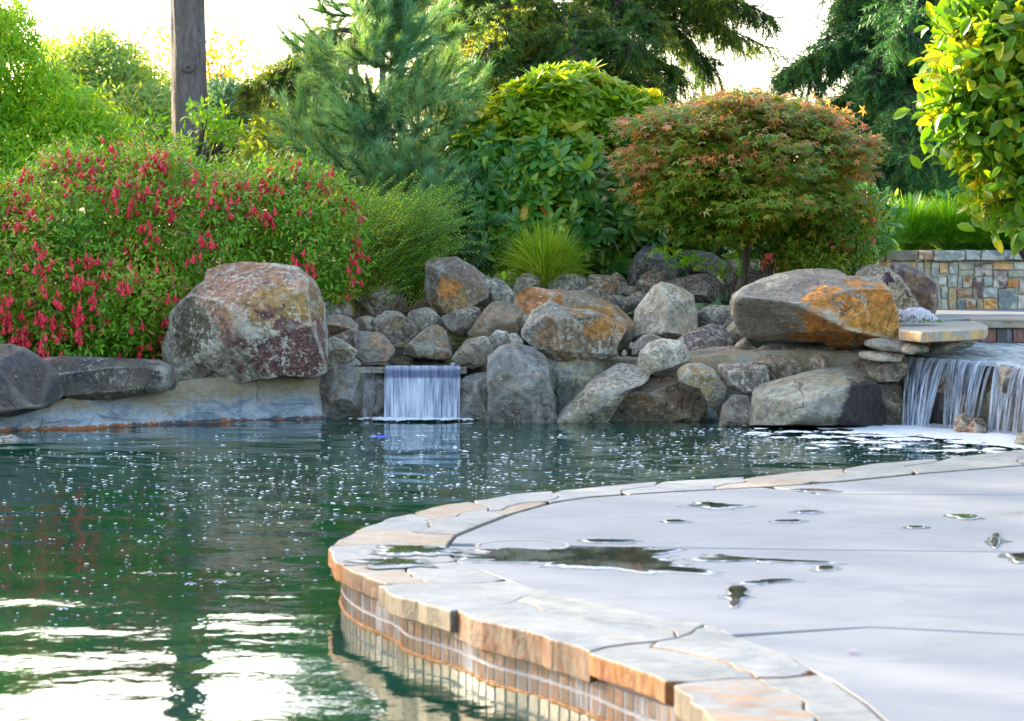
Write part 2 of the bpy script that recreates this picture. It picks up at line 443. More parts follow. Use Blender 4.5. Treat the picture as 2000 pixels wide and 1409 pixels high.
E_rust = stone_mat("cleft_edge_rust", (0.277, 0.075, 0.012), (0.159, 0.045, 0.012), (0.331, 0.135, 0.028), 0.5, 9, 0.6, 0.8)
E_brown = stone_mat("cleft_edge_brown", (0.066, 0.030, 0.017), (0.159, 0.075, 0.037), (0.198, 0.131, 0.073), 0.6, 12, 0.6, 0.8)
E_mix = stone_mat("cleft_edge_mixed", (0.198, 0.060, 0.017), (0.198, 0.156, 0.110), (0.079, 0.035, 0.020), 0.6, 9, 0.6, 0.8)
SM = {13: (T_pale, E_rust), 14: (T_peach, E_brown), 15: (T_pale, E_green), 16: (T_pale, E_mix), 17: (T_cream, E_rust), 18: (T_orange, E_green), 19: (T_cream, E_green)}
TM = [T_pale, T_cream, T_pale, T_cream, T_cream, T_peach, T_pale, T_pale, T_pale, T_peach, T_pale, T_peach, T_pale]

deck = empty("pool_deck", (1.2, 7.0, 0), kind="structure")
def prism(poly, z0, z1):
    n = len(poly)
    v = [(x, y, z1) for x, y in poly] + [(x, y, z0) for x, y in poly]
    f = [tuple(range(n)), tuple(range(2 * n - 1, n - 1, -1))] + [(i, n + i, n + (i + 1) % n, (i + 1) % n) for i in range(n)]
    return np.array(v, float), f
def ccw(p):
    p = np.asarray(p, float)
    a = (p[:, 0] * np.roll(p[:, 1], -1) - np.roll(p[:, 0], -1) * p[:, 1]).sum()
    return p if a > 0 else p[::-1]
def inset(p, d):
    p = ccw(p); a = np.roll(p, 1, 0); b = np.roll(p, -1, 0)
    n1 = unit(p - a); n2 = unit(b - p)
    n1 = np.stack([-n1[:, 1], n1[:, 0]], 1); n2 = np.stack([-n2[:, 1], n2[:, 0]], 1)
    m = n1 + n2; m = m / np.maximum((m * m).sum(1), 0.5)[:, None] * 2
    return p + m * d
def bevel(o, w, seg=2):
    m = o.modifiers.new("bevel", 'BEVEL'); m.width = w; m.segments = seg; m.limit_method = 'ANGLE'; m.angle_limit = R_(35); m.harden_normals = False
jr = np.random.default_rng(21)
cuts = [(near(DO, a), near(DI, b)) for a, b in CUTS]
joints = []
for (oa, ib) in cuts:                                  # each cross joint wanders, and both neighbours share it
    a_, b_ = DO[oa], DI[ib]; t_ = np.linspace(0, 1, 8)[1:-1, None]
    pr_ = np.array([-(b_ - a_)[1], (b_ - a_)[0]])
    joints.append(a_ + (b_ - a_) * t_ + pr_ * (0.09 * np.sin(t_ * math.pi * jr.uniform(.8, 2.2) + jr.uniform(0, 3)) * np.sin(t_ * math.pi) + jr.normal(0, .012, t_.shape)))
for i in range(1, len(cuts)):
    (o0, i0), (o1, i1) = cuts[i - 1], cuts[i]
    st = 3 if i > 8 else 6
    po = DO[o0:o1 + 1:st]; pi = DI[i0:i1 + 1:st]
    if i in (15,):                                       # the stone that stands proud of its neighbours
        d = po.mean(0) - pi.mean(0); po = po + d / np.linalg.norm(d) * 0.018
    po = po + jr.normal(0, 0.0035, po.shape)
    J0, J1 = joints[i - 1], joints[i]
    top, side = SM.get(i, (TM[min(i - 1, 12)], E_green))
    polys = [(np.concatenate([po, J1, pi[::-1], J0[::-1]]), top)]
    if i in (9, 10, 11, 14, 16, 17, 18):               # broken across: an outer and an inner flag
        k0, k1 = int(jr.integers(2, 5)), int(jr.integers(2, 5))
        a_, b_ = J0[k0], J1[k1]; t_ = np.linspace(0, 1, 9)[1:-1, None]; pr_ = np.array([-(b_ - a_)[1], (b_ - a_)[0]])
        seam = a_ + (b_ - a_) * t_ + pr_ * (jr.normal(0, .018, t_.shape) + 0.06 * np.sin(t_ * 5 + i))
        polys = [(np.concatenate([po, J1[:k1 + 1], seam[::-1], J0[:k0 + 1][::-1]]), top),
                 (np.concatenate([J0[k0:], pi, J1[k1:][::-1], seam[::-1]]), {9: T_peach, 10: T_pale, 11: T_cream, 14: T_pale, 16: T_cream, 17: T_pale, 18: T_cream}[i])]
    for poly, tp_ in polys:
        poly = inset(poly, 0.0016)
        v, f = prism(poly, -0.052 + jr.normal(0, 0.005), 0.002 + jr.uniform(0, 0.004))
        n = len(poly)
        o = mk("coping_stone", v, f, [tp_, side], deck, loc=np.array([*poly.mean(0), 0.0]), mids=[0, 1] + [1] * n)
        bevel(o, 0.004)
L1 = [(1490, 952), (1600, 965), (2000, 967), (2700, 972)]
L2 = [(872, 1066), (1300, 1070), (2000, 1079), (2700, 1088)]
L3 = [(1431, 1245), (1700, 1225), (2000, 1240), (2700, 1275)]
def seg(a, b): i, j = near(DI, a), near(DI, b); return DI[i:j + 1:4]
def W(ps): return np.array([G(*p)[:2] for p in ps])
slabs = [np.concatenate([seg((2600, 838), L1[0]), W(L1[1:])]),
         np.concatenate([seg(L1[0], L2[0]), W(L2[1:]), W(L1[1:])[::-1]]),
         np.concatenate([seg(L2[0], L3[0]), W(L3[1:]), W(L2[1:])[::-1]]),
         np.concatenate([seg(L3[0], (2200, 1900)), W([(3400, 1900)]), W(L3[1:])[::-1]])]
for p in slabs:
    v, f = prism(inset(p, 0.0075), -0.05, 0.0)
    o = mk("slab", v, f, M_conc, deck, loc=(*p.mean(0), 0))
    bevel(o, 0.003)
base = np.concatenate([DO[::8], [G(3400, 1900)[:2]]])
v, f = prism(inset(base, 0.07), -0.6, -0.011)
mk("mortar_bed", v, f, M_mortar, deck, loc=(1.2, 7, 0))

# ---- waterline tiles under the coping
tw = empty("tiled_pool_wall", (0.2, 6.2, WZ), label="curved pool wall of small brown and purple tiles under the flagstone edge", cat="wall")
i0, i1 = near(DO, (830, 998)), near(DO, (1800, 1900))
cur = DO[i0:i1]
# smooth and inset
ker = np.ones(9) / 9
cs = np.stack([np.convolve(np.pad(cur[:, k], 4, mode='edge'), ker, 'valid') for k in (0, 1)], 1)
tan = unit(np.gradient(cs, axis=0)); nrm = np.stack([-tan[:, 1], tan[:, 0]], 1)
cen = np.array([1.5, 7.0])
nrm *= np.sign((nrm * (cs - cen)).sum(1))[:, None]            # outward
wl = cs - nrm * 0.03
ss = np.concatenate([[0], np.cumsum(np.linalg.norm(np.diff(wl, axis=0), axis=1))])
n = len(wl)
v = np.concatenate([np.c_[wl, np.full(n, -0.053)], np.c_[wl, np.full(n, -0.9)]])
f = [(i, i + 1, n + i + 1, n + i) for i in range(n - 1)]
def grout():
    t = NT("grout"); p = t.n("ShaderNodeNewGeometry").outputs["Position"]
    n = t.noise(t.vmul(p, (30, 30, 6)), 1.0, 4)
    return t.fin(t.pbr(t.mix(t.ramp(n, 0.3, 0.7), (0.17, 0.18, 0.225), (0.28, 0.30, 0.36)), 0.8))
mk("grout_backing", v, f, grout(), tw, loc=(0.2, 6.2, WZ))
def tilemat(name, c):
    t = NT(name); p = t.n("ShaderNodeNewGeometry").outputs["Position"]
    n = t.noise(t.vmul(p, (26, 26, 3)), 1.0, 5, 0.6); n2 = t.noise(p, 70, 4)
    n3 = t.noise(t.vmul(p, (3, 3, 3)), 1.0, 2)
    cc = t.mix(t.ramp(n2, 0.3, 0.7), tuple(x * 0.65 for x in c), tuple(x * 1.3 for x in c))
    cc = t.mix(t.ramp(t.math('ADD', n, t.ramp(n3, 0.35, 0.65, -0.12, 0.12)), 0.52, 0.68, 0, 0.7), cc, (0.30, 0.32, 0.40))
    return t.fin(t.pbr(cc, 0.45, t.bump(n2, 0.3, 0.003), 0.5))
TC = [tilemat("tile_" + nm, c) for nm, c in (("terracotta", (0.072, 0.023, 0.017)), ("brown", (0.057, 0.026, 0.017)), ("purple", (0.036, 0.017, 0.023)), ("slate", (0.031, 0.032, 0.050)), ("clay", (0.103, 0.038, 0.024)), ("olive", (0.044, 0.033, 0.022)))]
w_, h_, d_ = 0.0192, 0.0190, 0.0022
tv = [(sx * (w_ - b), -dd, sz * (h_ - b)) for dd, b in ((d_, 0.0012), (d_ - 0.0012, 0)) for sx, sz in ((-1, -1), (1, -1), (1, 1), (-1, 1))] + [(sx * w_, d_, sz * h_) for sx, sz in ((-1, -1), (1, -1), (1, 1), (-1, 1))]
tf = [(0, 1, 2, 3)] + [(i, 4 + i, 4 + (i + 1) % 4, (i + 1) % 4) for i in range(4)] + [(4 + i, 8 + i, 8 + (i + 1) % 4, 4 + (i + 1) % 4) for i in range(4)]
TME = [meshdata("tile", np.array(tv), tf, mats=(m,)) for m in TC]
pitch = 0.0455
for r in range(2):
    s = 0.02
    while s < ss[-1] - 0.03:
        pz = -0.077 - 0.0445 * r
        o = bpy.data.objects.new("tile", TME[int(jr.choice(6, p=[.24, .2, .2, .1, .16, .1]))])
        COL.objects.link(o); o.parent = tw
        q = np.array([np.interp(s, ss, wl[:, 0]), np.interp(s, ss, wl[:, 1])]); nn = unit(np.array([np.interp(s, ss, nrm[:, 0]), np.interp(s, ss, nrm[:, 1])]))
        o.location = (q[0] - 0.2 - nn[0] * 0.0010, q[1] - 6.2 - nn[1] * 0.0010, pz - WZ)
        o.rotation_euler = (jr.normal(0, 0.006), 0, math.atan2(nn[0], -nn[1]))
        s += pitch
hh = 0.0035 + 0.0055 * np.clip(fbm(np.c_[wl * 30, np.zeros(n)], 4), -1.4, 1.0)
outp = wl + nrm * 0.0068
v = np.concatenate([np.c_[outp, WZ + hh], np.c_[outp + nrm * 0.002, np.full(n, WZ - 0.03)], np.c_[wl, WZ + hh + 0.002]])
f = [(i, i + 1, n + i + 1, n + i) for i in range(n - 1)] + [(2 * n + i, 2 * n + i + 1, i + 1, i) for i in range(n - 1)]
M_rust = plain("waterline_crust", (0.34, 0.12, 0.03), 0.8, 0.6, 45, 1.0, c2=(0.5, 0.25, 0.10))
mk("waterline_crust", v, f, M_rust, tw, loc=(0.2, 6.2, WZ))

# ---- skimmer lid
sk = G(1020, 1068); sk[2] = 0
lid = empty("skimmer_lid", sk, label="round pale skimmer lid set flush in the wet concrete deck", cat="skimmer lid")
def ring(r0, r1, z0, z1, n=48):
    v = []; f = []
    for k in range(n):
        a = 2 * math.pi * k / n; c, s = math.cos(a), math.sin(a)
        v += [(r0 * c, r0 * s, z0), (r0 * c, r0 * s, z1), (r1 * c, r1 * s, z1), (r1 * c, r1 * s, z0)]
    for k in range(n):
        b, d = 4 * k, 4 * ((k + 1) % n)
        for j in range(3): f.append((b + j, b + j + 1, d + j + 1, d + j))
    return np.array(v), f
v, f = ring(0.122, 0.134, -0.01, 0.004); mk("rim", v + sk, f, plain("skimmer_plastic", (0.30, 0.30, 0.29), 0.4), lid, loc=sk)
v = np.array([(0.119 * math.cos(a), 0.119 * math.sin(a), 0.003) for a in np.linspace(0, 2 * math.pi, 40, endpoint=False)])
mk("cover", v + sk, [tuple(range(40))], M_conc, lid, loc=sk)

# ---- puddles: thin real sheets of water with a sloping rim
t = NT("puddle_water"); co = t.obj()
pn_ = t.noise(t.vmul(co, (1, .6, 1)), 5.0, 5, 0.6, 0.6)
M_puddle = t.fin(t.pbr(t.mix(t.ramp(pn_, 0.46, 0.60), (0.04, 0.04, 0.038), (0.15, 0.15, 0.145)), 0.015, t.bump(t.noise(co, 14, 2), 0.02, 0.004), 0.6, IOR=1.34))
M_rim = t2 = None
t = NT("puddle_rim"); M_rim = t.fin(t.pbr((0.30, 0.30, 0.30), 0.10, None, 0.6))
M_damp = plain("damp_concrete", (0.13, 0.135, 0.145), 0.22, 0.25, 60, 0.2, 0.5)
def puddle(poly, label, zt=0.0, seed=0, rim=0.018):
    r = np.random.default_rng(seed)
    W_ = np.array([G(*p)[:2] for p in poly])
    for _ in range(2):                                 # round the corners
        N_ = np.roll(W_, -1, 0); W_ = np.stack([W_ * .75 + N_ * .25, W_ * .25 + N_ * .75], 1).reshape(-1, 2)
    q = []
    for i in range(len(W_)):
        a, b = W_[i], W_[(i + 1) % len(W_)]
        L = max(1, int(np.linalg.norm(b - a) / 0.008))
        for k in range(L): q.append(a + (b - a) * k / L)
    q = ccw(np.array(q))
    c = q.mean(0); nn = fbm(np.c_[q * np.array([13, 22]), np.full(len(q), seed * 3.1)], 5)[:, None]
    d = unit(q - c)
    sz = min(np.ptp(q[:, 0]), np.ptp(q[:, 1]))
    q = q + d * nn * min(0.05, 0.28 * sz) * np.array([1.3, 1.0])
    rim = min(rim, sz * 0.08)
    qi = q - d * rim
    n = len(q)
    qo = q + d * (0.012 + 0.022 * np.clip(0.5 + fbm(np.c_[q * 25, np.full(n, seed * 1.7)], 3), 0, 1.3))[:, None] * min(1.0, sz / 0.08)
    v = np.concatenate([np.c_[q, np.full(n, zt + 0.0012)], np.c_[qi, np.full(n, zt + 0.0042)], np.c_[qo, np.full(n, zt + 0.0007)]])
    f = [(i, (i + 1) % n, n + (i + 1) % n, n + i) for i in range(n)] + [tuple(range(n, 2 * n))] + [(2 * n + i, 2 * n + (i + 1) % n, (i + 1) % n, i) for i in range(n)]
    o = mk("puddle", v, f, [M_rim, M_puddle, M_damp], loc=(c[0], c[1], zt), mids=[0] * n + [1] + [2] * n, label=label, cat="puddle", group="puddles on the pool deck")
    return o
puddle([(905, 1076), (1010, 1072), (1120, 1073), (1210, 1070), (1290, 1071), (1302, 1082), (1300, 1096), (1318, 1110), (1405, 1117), (1412, 1121), (1330, 1122), (1240, 1118), (1170, 1112), (1090, 1104), (980, 1101), (930, 1097)], "largest puddle on the concrete, dark and irregular, beside the skimmer lid", 0, 1)
puddle([(1345, 1086), (1400, 1083), (1430, 1090), (1500, 1094), (1620, 1098), (1625, 1102), (1500, 1100), (1440, 1096), (1410, 1099), (1370, 1096)], "long thin puddle trailing right from the largest puddle", 0, 2)
puddle([(1342, 985), (1395, 983), (1450, 988), (1440, 994), (1380, 995)], "small flat puddle near the far pool edge of the deck", 0, 3)
puddle([(1418, 1150), (1450, 1145), (1462, 1158), (1452, 1166), (1440, 1188), (1425, 1186), (1428, 1170)], "short dark puddle between the two deck joints, beneath the largest puddle", 0, 4)
puddle([(1588, 1108), (1632, 1106), (1636, 1114), (1600, 1117)], "tiny puddle at the end of the long thin one", 0, 5)
puddle([(1950, 1084), (2010, 1082), (2040, 1092), (2020, 1102), (1975, 1098)], "puddle cut by the right border of the photo near the middle joint", 0, 6)
puddle([(1848, 1006), (1895, 1006), (1915, 1014), (1880, 1016)], "small thin puddle right of the deck middle", 0, 7)
puddle([(740, 1072), (790, 1070), (870, 1074), (880, 1086), (820, 1090), (760, 1090)], "dark puddle lying on the flagstone edge by the tip of the deck", 0.006, 8)
puddle([(700, 1100), (760, 1094), (800, 1100), (850, 1106), (800, 1112), (730, 1108)], "wet patch on the flagstone edge just before the peach stone", 0.006, 9)
puddle([(1130, 1056), (1240, 1056), (1250, 1060), (1150, 1062)], "thin sliver puddle just behind the largest puddle", 0, 10)
puddle([(1540, 1000), (1590, 998), (1600, 1003), (1556, 1004)], "tiny damp puddle far back on the deck, above the largest puddle's right end", 0, 13)
puddle([(1500, 1018), (1560, 1016), (1580, 1020), (1520, 1022)], "second thin puddle behind the long one near the deck centre", 0, 14)
puddle([(1455, 1136), (1540, 1132), (1556, 1137), (1500, 1141), (1462, 1146)], "faint thin puddle above the short dark puddle", 0, 15)
puddle([(1770, 1030), (1800, 1029), (1806, 1033), (1776, 1034)], "smallest puddle, right of the deck centre", 0, 16)
puddle([(1300, 1018), (1335, 1017), (1340, 1021), (1308, 1022)], "tiny puddle left of the small flat one on the deck", 0, 17)
puddle([(1935, 1048), (1950, 1040), (1952, 1062), (1944, 1074), (1934, 1066)], "narrow upright puddle near the right border just behind the middle joint", 0, 18)
puddle([(1530, 958), (1600, 956), (1640, 961), (1580, 963)], "faint puddle close to the far deck joint", 0, 12)

# ---- far pool bank wall (smooth shotcrete faced shelf)
def bankmat():
    t = NT("bank_render"); co = t.obj()
    z = t.n("ShaderNodeSeparateXYZ"); t.l(co, z.inputs[0]); z = z.outputs[2]
    n = t.noise(co, 3, 6, 0.6, 0.5); n2 = t.noise(t.vmul(co, (4, 4, 12)), 1, 8, 0.7, 1.0); n3 = t.noise(co, 30, 6, 0.7)
    c = t.mix(t.ramp(n, 0.35, 0.65), (0.26, 0.20, 0.11), (0.28, 0.27, 0.23))
    hz = t.math('ADD', z, t.ramp(n2, 0.3, 0.7, -0.10, 0.10))
    c = t.mix(t.ramp(hz, 0.06, 0.16, 0.85, 0), c, t.mix(t.ramp(n2, 0.38, 0.60), (0.13, 0.18, 0.24), (0.50, 0.57, 0.65)))
    c = t.mix(0.5, c, t.mix(t.ramp(n3, 0.3, 0.7), (0.5, 0.5, 0.5), (1.4, 1.4, 1.4)), 'MULTIPLY')
    c = t.mix(t.ramp(t.math('ADD', z, t.ramp(n3, 0.3, 0.7, -0.012, 0.012)), 0.012, 0.02, 1, 0), c, t.mix(t.ramp(n2, 0.45, 0.55), (0.05, 0.06, 0.08), (0.36, 0.13, 0.05)))
    w = t.n("ShaderNodeTexWave"); t.l(co, w.inputs["Vector"]); w.inputs["Scale"].default_value = 1.1; w.inputs["Distortion"].default_value = 18; w.inputs["Detail"].default_value = 4
    ck = t.math('MULTIPLY', t.ramp(w.outputs["Fac"], 0, 0.012, 0.6, 0), t.ramp(n, 0.5, 0.56))
    c = t.mix(ck, c, (0.04, 0.04, 0.04))
    h = t.math('ADD', n2, t.math('MULTIPLY', n3, 0.4))
    return t.fin(t.pbr(c, 0.5, t.bump(h, 0.8, 0.03), 0.4))
M_bank = bankmat()
bx = np.linspace(-5.5, 2.0, 300); nz = 22
topz = np.interp((bx / shore(bx)) * F + CX, [-800, 0, 110, 130, 300, 330, 420, 600, 700, 730, 900, 930, 1080, 1250, 1350, 1500, 1620, 1700], [0.0, -0.02, 0.02, 0.03, 0.07, 0.09, 0.11, 0.12, 0.13, 0.135, 0.135, 0.15, 0.2, 0.2, 0.22, 0.25, 0.27, 0.25])
V = []
prof = np.linspace(0, 1, nz)
for j, u in enumerate(prof):
    if u < 0.72:
        q = u / 0.72; z = -0.6 + (topz + 0.6) * q; y = shore(bx) + 0.06 * q ** 3
    else:
        q = (u - 0.72) / 0.28; z = topz - 0.02 * q * q; y = shore(bx) + 0.06 + 0.5 * q
    V.append(np.stack([bx, y, z], 1))
V = np.concatenate(V)
V[:, 1] += np.interp(V[:, 0] / V[:, 1] * F + CX, [640, 720, 1050, 1120, 1700], [0, 0.22, 0.22, 0.42, 0.5])
dn = fbm(V * np.array([2.2, 2.2, 3]), 4) * 0.045 + fbm(V * 9, 3) * 0.012
V[:, 1] -= dn - 0.02
V[:, 2] += 0.3 * dn * (V[:, 2] > -0.05)
n = len(bx); idx = np.arange(n * nz).reshape(nz, n)
Fq = np.stack([idx[:-1, :-1].ravel(), idx[:-1, 1:].ravel(), idx[1:, 1:].ravel(), idx[1:, :-1].ravel()], 1)
mk("pool_bank_wall", V, Fq, M_bank, smooth=True, loc=(-1.5, 13.9, WZ), label="low smooth bluish rendered wall along the waterline carrying the boulders", cat="wall")

# ================================================================== boulders
def ico(sub):
    bm = bmesh.new(); bmesh.ops.create_icosphere(bm, subdivisions=sub, radius=1)
    v = np.array([x.co[:] for x in bm.verts]); f = np.array([[x.index for x in q.verts] for q in bm.faces]); bm.free()
    return v, f
ICO = {k: ico(k) for k in (3, 4, 5, 6)}
GREY, BLUE, TAN, BROWN, PALE, DARK, PURP = (rockmat(*a, **k) for a, k in (
    (("rock_grey", (0.164, 0.157, 0.144), (0.252, 0.228, 0.191), (0.218, 0.142, 0.084)), dict(lichen=0.78)),
    (("rock_blue_grey", (0.109, 0.127, 0.140), (0.208, 0.217, 0.219), (0.218, 0.172, 0.130)), dict(lichen=0.98)),
    (("rock_tan", (0.262, 0.192, 0.121), (0.218, 0.192, 0.158), (0.306, 0.151, 0.075)), dict(lichen=0.91)),
    (("rock_brown", (0.208, 0.131, 0.079), (0.175, 0.151, 0.121), (0.218, 0.101, 0.055)), dict(lichen=0.91)),
    (("rock_pale", (0.328, 0.263, 0.187), (0.273, 0.253, 0.224), (0.218, 0.162, 0.121)), dict(lichen=0.9, edge=0.7, spk=0.3)),
    (("rock_dark", (0.060, 0.055, 0.061), (0.109, 0.106, 0.116), (0.082, 0.061, 0.051)), dict(lichen=0.30, edge=0.4)),
    (("rock_purple", (0.142, 0.086, 0.093), (0.164, 0.142, 0.140), (0.099, 0.076, 0.121)), dict(lichen=0.91))))
def dfor(px, py):
    """depth of a thing that stands on the bank and whose foot is seen at row py"""
    D = float(shore((px - CX) / F * 14))
    k = np.interp(py, [500, 530, 560, 620, 700, 740, 830], [4.2, 3.1, 2.1, 1.3, 0.5, 0.25, 0.0])
    X = (px - CX) / F * (D + k)
    return float(shore(X)) + float(k)
def polyR(poly, th):
    A = poly; B = np.roll(poly, -1, 0)
    d = np.stack([np.cos(th), np.sin(th)], 1)
    R = np.zeros(len(th))
    for a, b in zip(A, B):
        e = b - a
        den = d[:, 0] * e[1] - d[:, 1] * e[0]
        den = np.where(abs(den) < 1e-9, 1e-9, den)
        t = (a[0] * e[1] - a[1] * e[0]) / den
        u = (a[0] * d[:, 1] - a[1] * d[:, 0]) / den
        R = np.where((t > 0) & (u >= -1e-6) & (u <= 1 + 1e-6), np.maximum(R, t), R)
    R = np.where(R <= 0, np.median(R[R > 0]), R)
    return R
NROCK = [0]
def rock(label, poly, mat, D=None, T=None, cuts=9, sub=5, nz=1.0, group=None, planes=(), seed=None, cat="boulder", p=3.4, name="boulder", topcut=None, layer=0.0):
    NROCK[0] += 1
    r = np.random.default_rng(seed if seed is not None else 100 + NROCK[0] * 7)
    poly = np.array(poly, float)
    c = (poly.max(0) + poly.min(0)) / 2
    A = poly; B = np.roll(poly, -1, 0); cr = A[:, 0] * B[:, 1] - B[:, 0] * A[:, 1]
    c = np.array([((A[:, 0] + B[:, 0]) * cr).sum(), ((A[:, 1] + B[:, 1]) * cr).sum()]) / (3 * cr.sum())
    if D is None: D = dfor(c[0], poly[:, 1].max())
    wpx, hpx = np.ptp(poly[:, 0]), np.ptp(poly[:, 1])
    s = D / F
    if T is None: T = 0.46 * math.sqrt(wpx * hpx) * s
    q = (poly - c) * np.array([1, -1]) * (1.05 if sub > 5 else 1.10)
    v, f = ICO[sub if max(wpx, hpx) > 55 else min(sub, 4)]
    x, y, z = v[:, 0], v[:, 1], v[:, 2]
    rho = np.sqrt(x * x + z * z); th = np.arctan2(z, x)
    rr = rho ** (2 / p); ww = np.sign(y) * abs(y) ** (2 / p)
    R = polyR(q, th) * s
    # keep the outline a little crisp but not knife-edged
    V = np.stack([rr * R * np.cos(th), ww * T, rr * R * np.sin(th)], 1)
    hw, hh = wpx * s / 2, hpx * s / 2
    sc = np.array([hw, T, hh])
    Q = V / sc
    ns = []
    ns.append((unit(np.array([r.uniform(-.3, .3), -0.5, 0.9])), topcut or r.uniform(0.62, 0.78)))
    for k in range(cuts):
        n = unit(np.array([r.normal(0, 0.75), -r.uniform(0.45, 1.2), r.normal(0.1, 0.6)]))
        ns.append((n, r.uniform(0.52, 0.80) if sub < 6 else r.uniform(0.80, 0.92)))
    for k in range(3):
        n = unit(np.array([r.normal(0, 1.0), -r.uniform(0.0, 0.6), r.normal(0.1, 1.0)]))
        ns.append((n, r.uniform(0.80, 0.9)))
    for k in range(3):
        n = unit(np.array([r.normal(0, 0.75), r.uniform(0.2, 1.2), r.normal(0.1, 0.6)]))
        ns.append((n, r.uniform(0.75, 0.9)))
    for n, d in planes: ns.append((unit(np.array(n, float)), d))
    for n, d in ns:
        h = Q @ n; top = h.max()
        lim = top * d
        ex = np.maximum(0, h - lim)
        Q = Q - ex[:, None] * n * 0.97
    V = Q * sc
    size = math.sqrt(hw * hh)
    nd = unit(V * np.array([1, 1.2, 1]))
    off = r.uniform(-50, 50, 3)
    big = fbm(V / size * 1.1 + off, 4); fine = noise(V / size * 7 + off) + 0.5 * noise(V / size * 15 + off)
    rid = 1 - abs(noise(V / size * 2.2 + off * 2)) * 2
    damp = np.clip(-nd[:, 1] + 0.25, 0.25, 1)
    V = V + nd * ((0.04 * big + 0.022 * rid * damp) * size * nz)[:, None] * damp[:, None] + nd * (0.010 * fine * size * nz)[:, None]
    if layer:
        V[:, 1] += layer * size * noise(V / size * np.array([1.2, 1.2, 9]) + off)
    w0 = P(c[0], c[1], D + T * 0.55)
    w0[2] = P(c[0], c[1], D)[2]; w0[0] = P(c[0], c[1], D)[0]
    foot = np.array([w0[0], w0[1], w0[2] - hh])
    V = V + w0
    o = mk(name, V, f, mat, smooth=True, loc=foot, label=label, cat=cat, group=group)
    return o
H_big = rockmat("hero_boulder_left", (0.17, 0.155, 0.15), (0.22, 0.21, 0.19), None, lichen=0.75, edge=0.9, layer=0.0,
    patches=[((0.02, 0, 0.50), (2.6, 0.5, 4.4), (0.25, 0.14, 0.10)), ((0.22, 0, 0.40), (4.2, 0.5, 5.2), (0.25, 0.155, 0.06)), ((0.24, 0, 0.20), (3.4, 0.5, 4.5), (0.11, 0.055, 0.06)), ((-0.28, 0, 0.32), (7, 0.5, 5), (0.085, 0.08, 0.06))])
rock("largest rusty brown boulder with pale lichen speckles, behind the left pool wall",
     [(396, 525), (455, 517), (520, 520), (569, 528), (604, 557), (621, 600), (626, 645), (626, 726), (608, 736), (552, 731), (487, 742), (461, 747), (416, 741), (380, 748), (367, 759), (338, 742), (309, 707), (312, 677), (325, 645), (331, 612), (361, 586), (393, 551)],
     H_big, D=13.75, T=0.36, cuts=2, sub=6, seed=3, planes=[((0.35, -1, 0.25), 0.78), ((-0.75, -0.8, -0.05), 0.62), ((0.0, -0.8, 0.9), 0.86), ((-0.3, -0.9, -0.7), 0.72), ((0.5, -0.9, -0.4), 0.84)])
M_big2 = rockmat("dark_shelf_rock", (0.055, 0.055, 0.065), (0.12, 0.11, 0.09), None, lichen=0.55, edge=0.7)
rock("long flat dark boulder topped with fallen red petals, left of the largest boulder",
     [(60, 700), (110, 702), (200, 706), (290, 710), (312, 722), (316, 752), (305, 766), (250, 772), (180, 780), (125, 784), (100, 772), (70, 760), (50, 720)], M_big2, D=13.3, T=0.28, cuts=4, seed=5)
rock("rounded dark blue boulder at the left border of the photo above the pool wall",
     [(-90, 700), (-40, 684), (0, 682), (35, 690), (72, 715), (96, 745), (104, 760), (98, 777), (70, 797), (20, 810), (-60, 812), (-110, 770)], DARK, D=12.85, T=0.3, cuts=3, seed=6, nz=0.8)
rock("small dark rock wedged between the flat dark boulder and the largest boulder", [(298, 722), (325, 724), (347, 745), (342, 760), (312, 762), (296, 750)], DARK, D=13.6)
rock("low bluish rock breaking the pool surface at the left border", [(-30, 862), (20, 852), (45, 861), (63, 877), (40, 890), (-30, 896)], BLUE, D=12.35, T=0.12, cat="rock", name="rock")
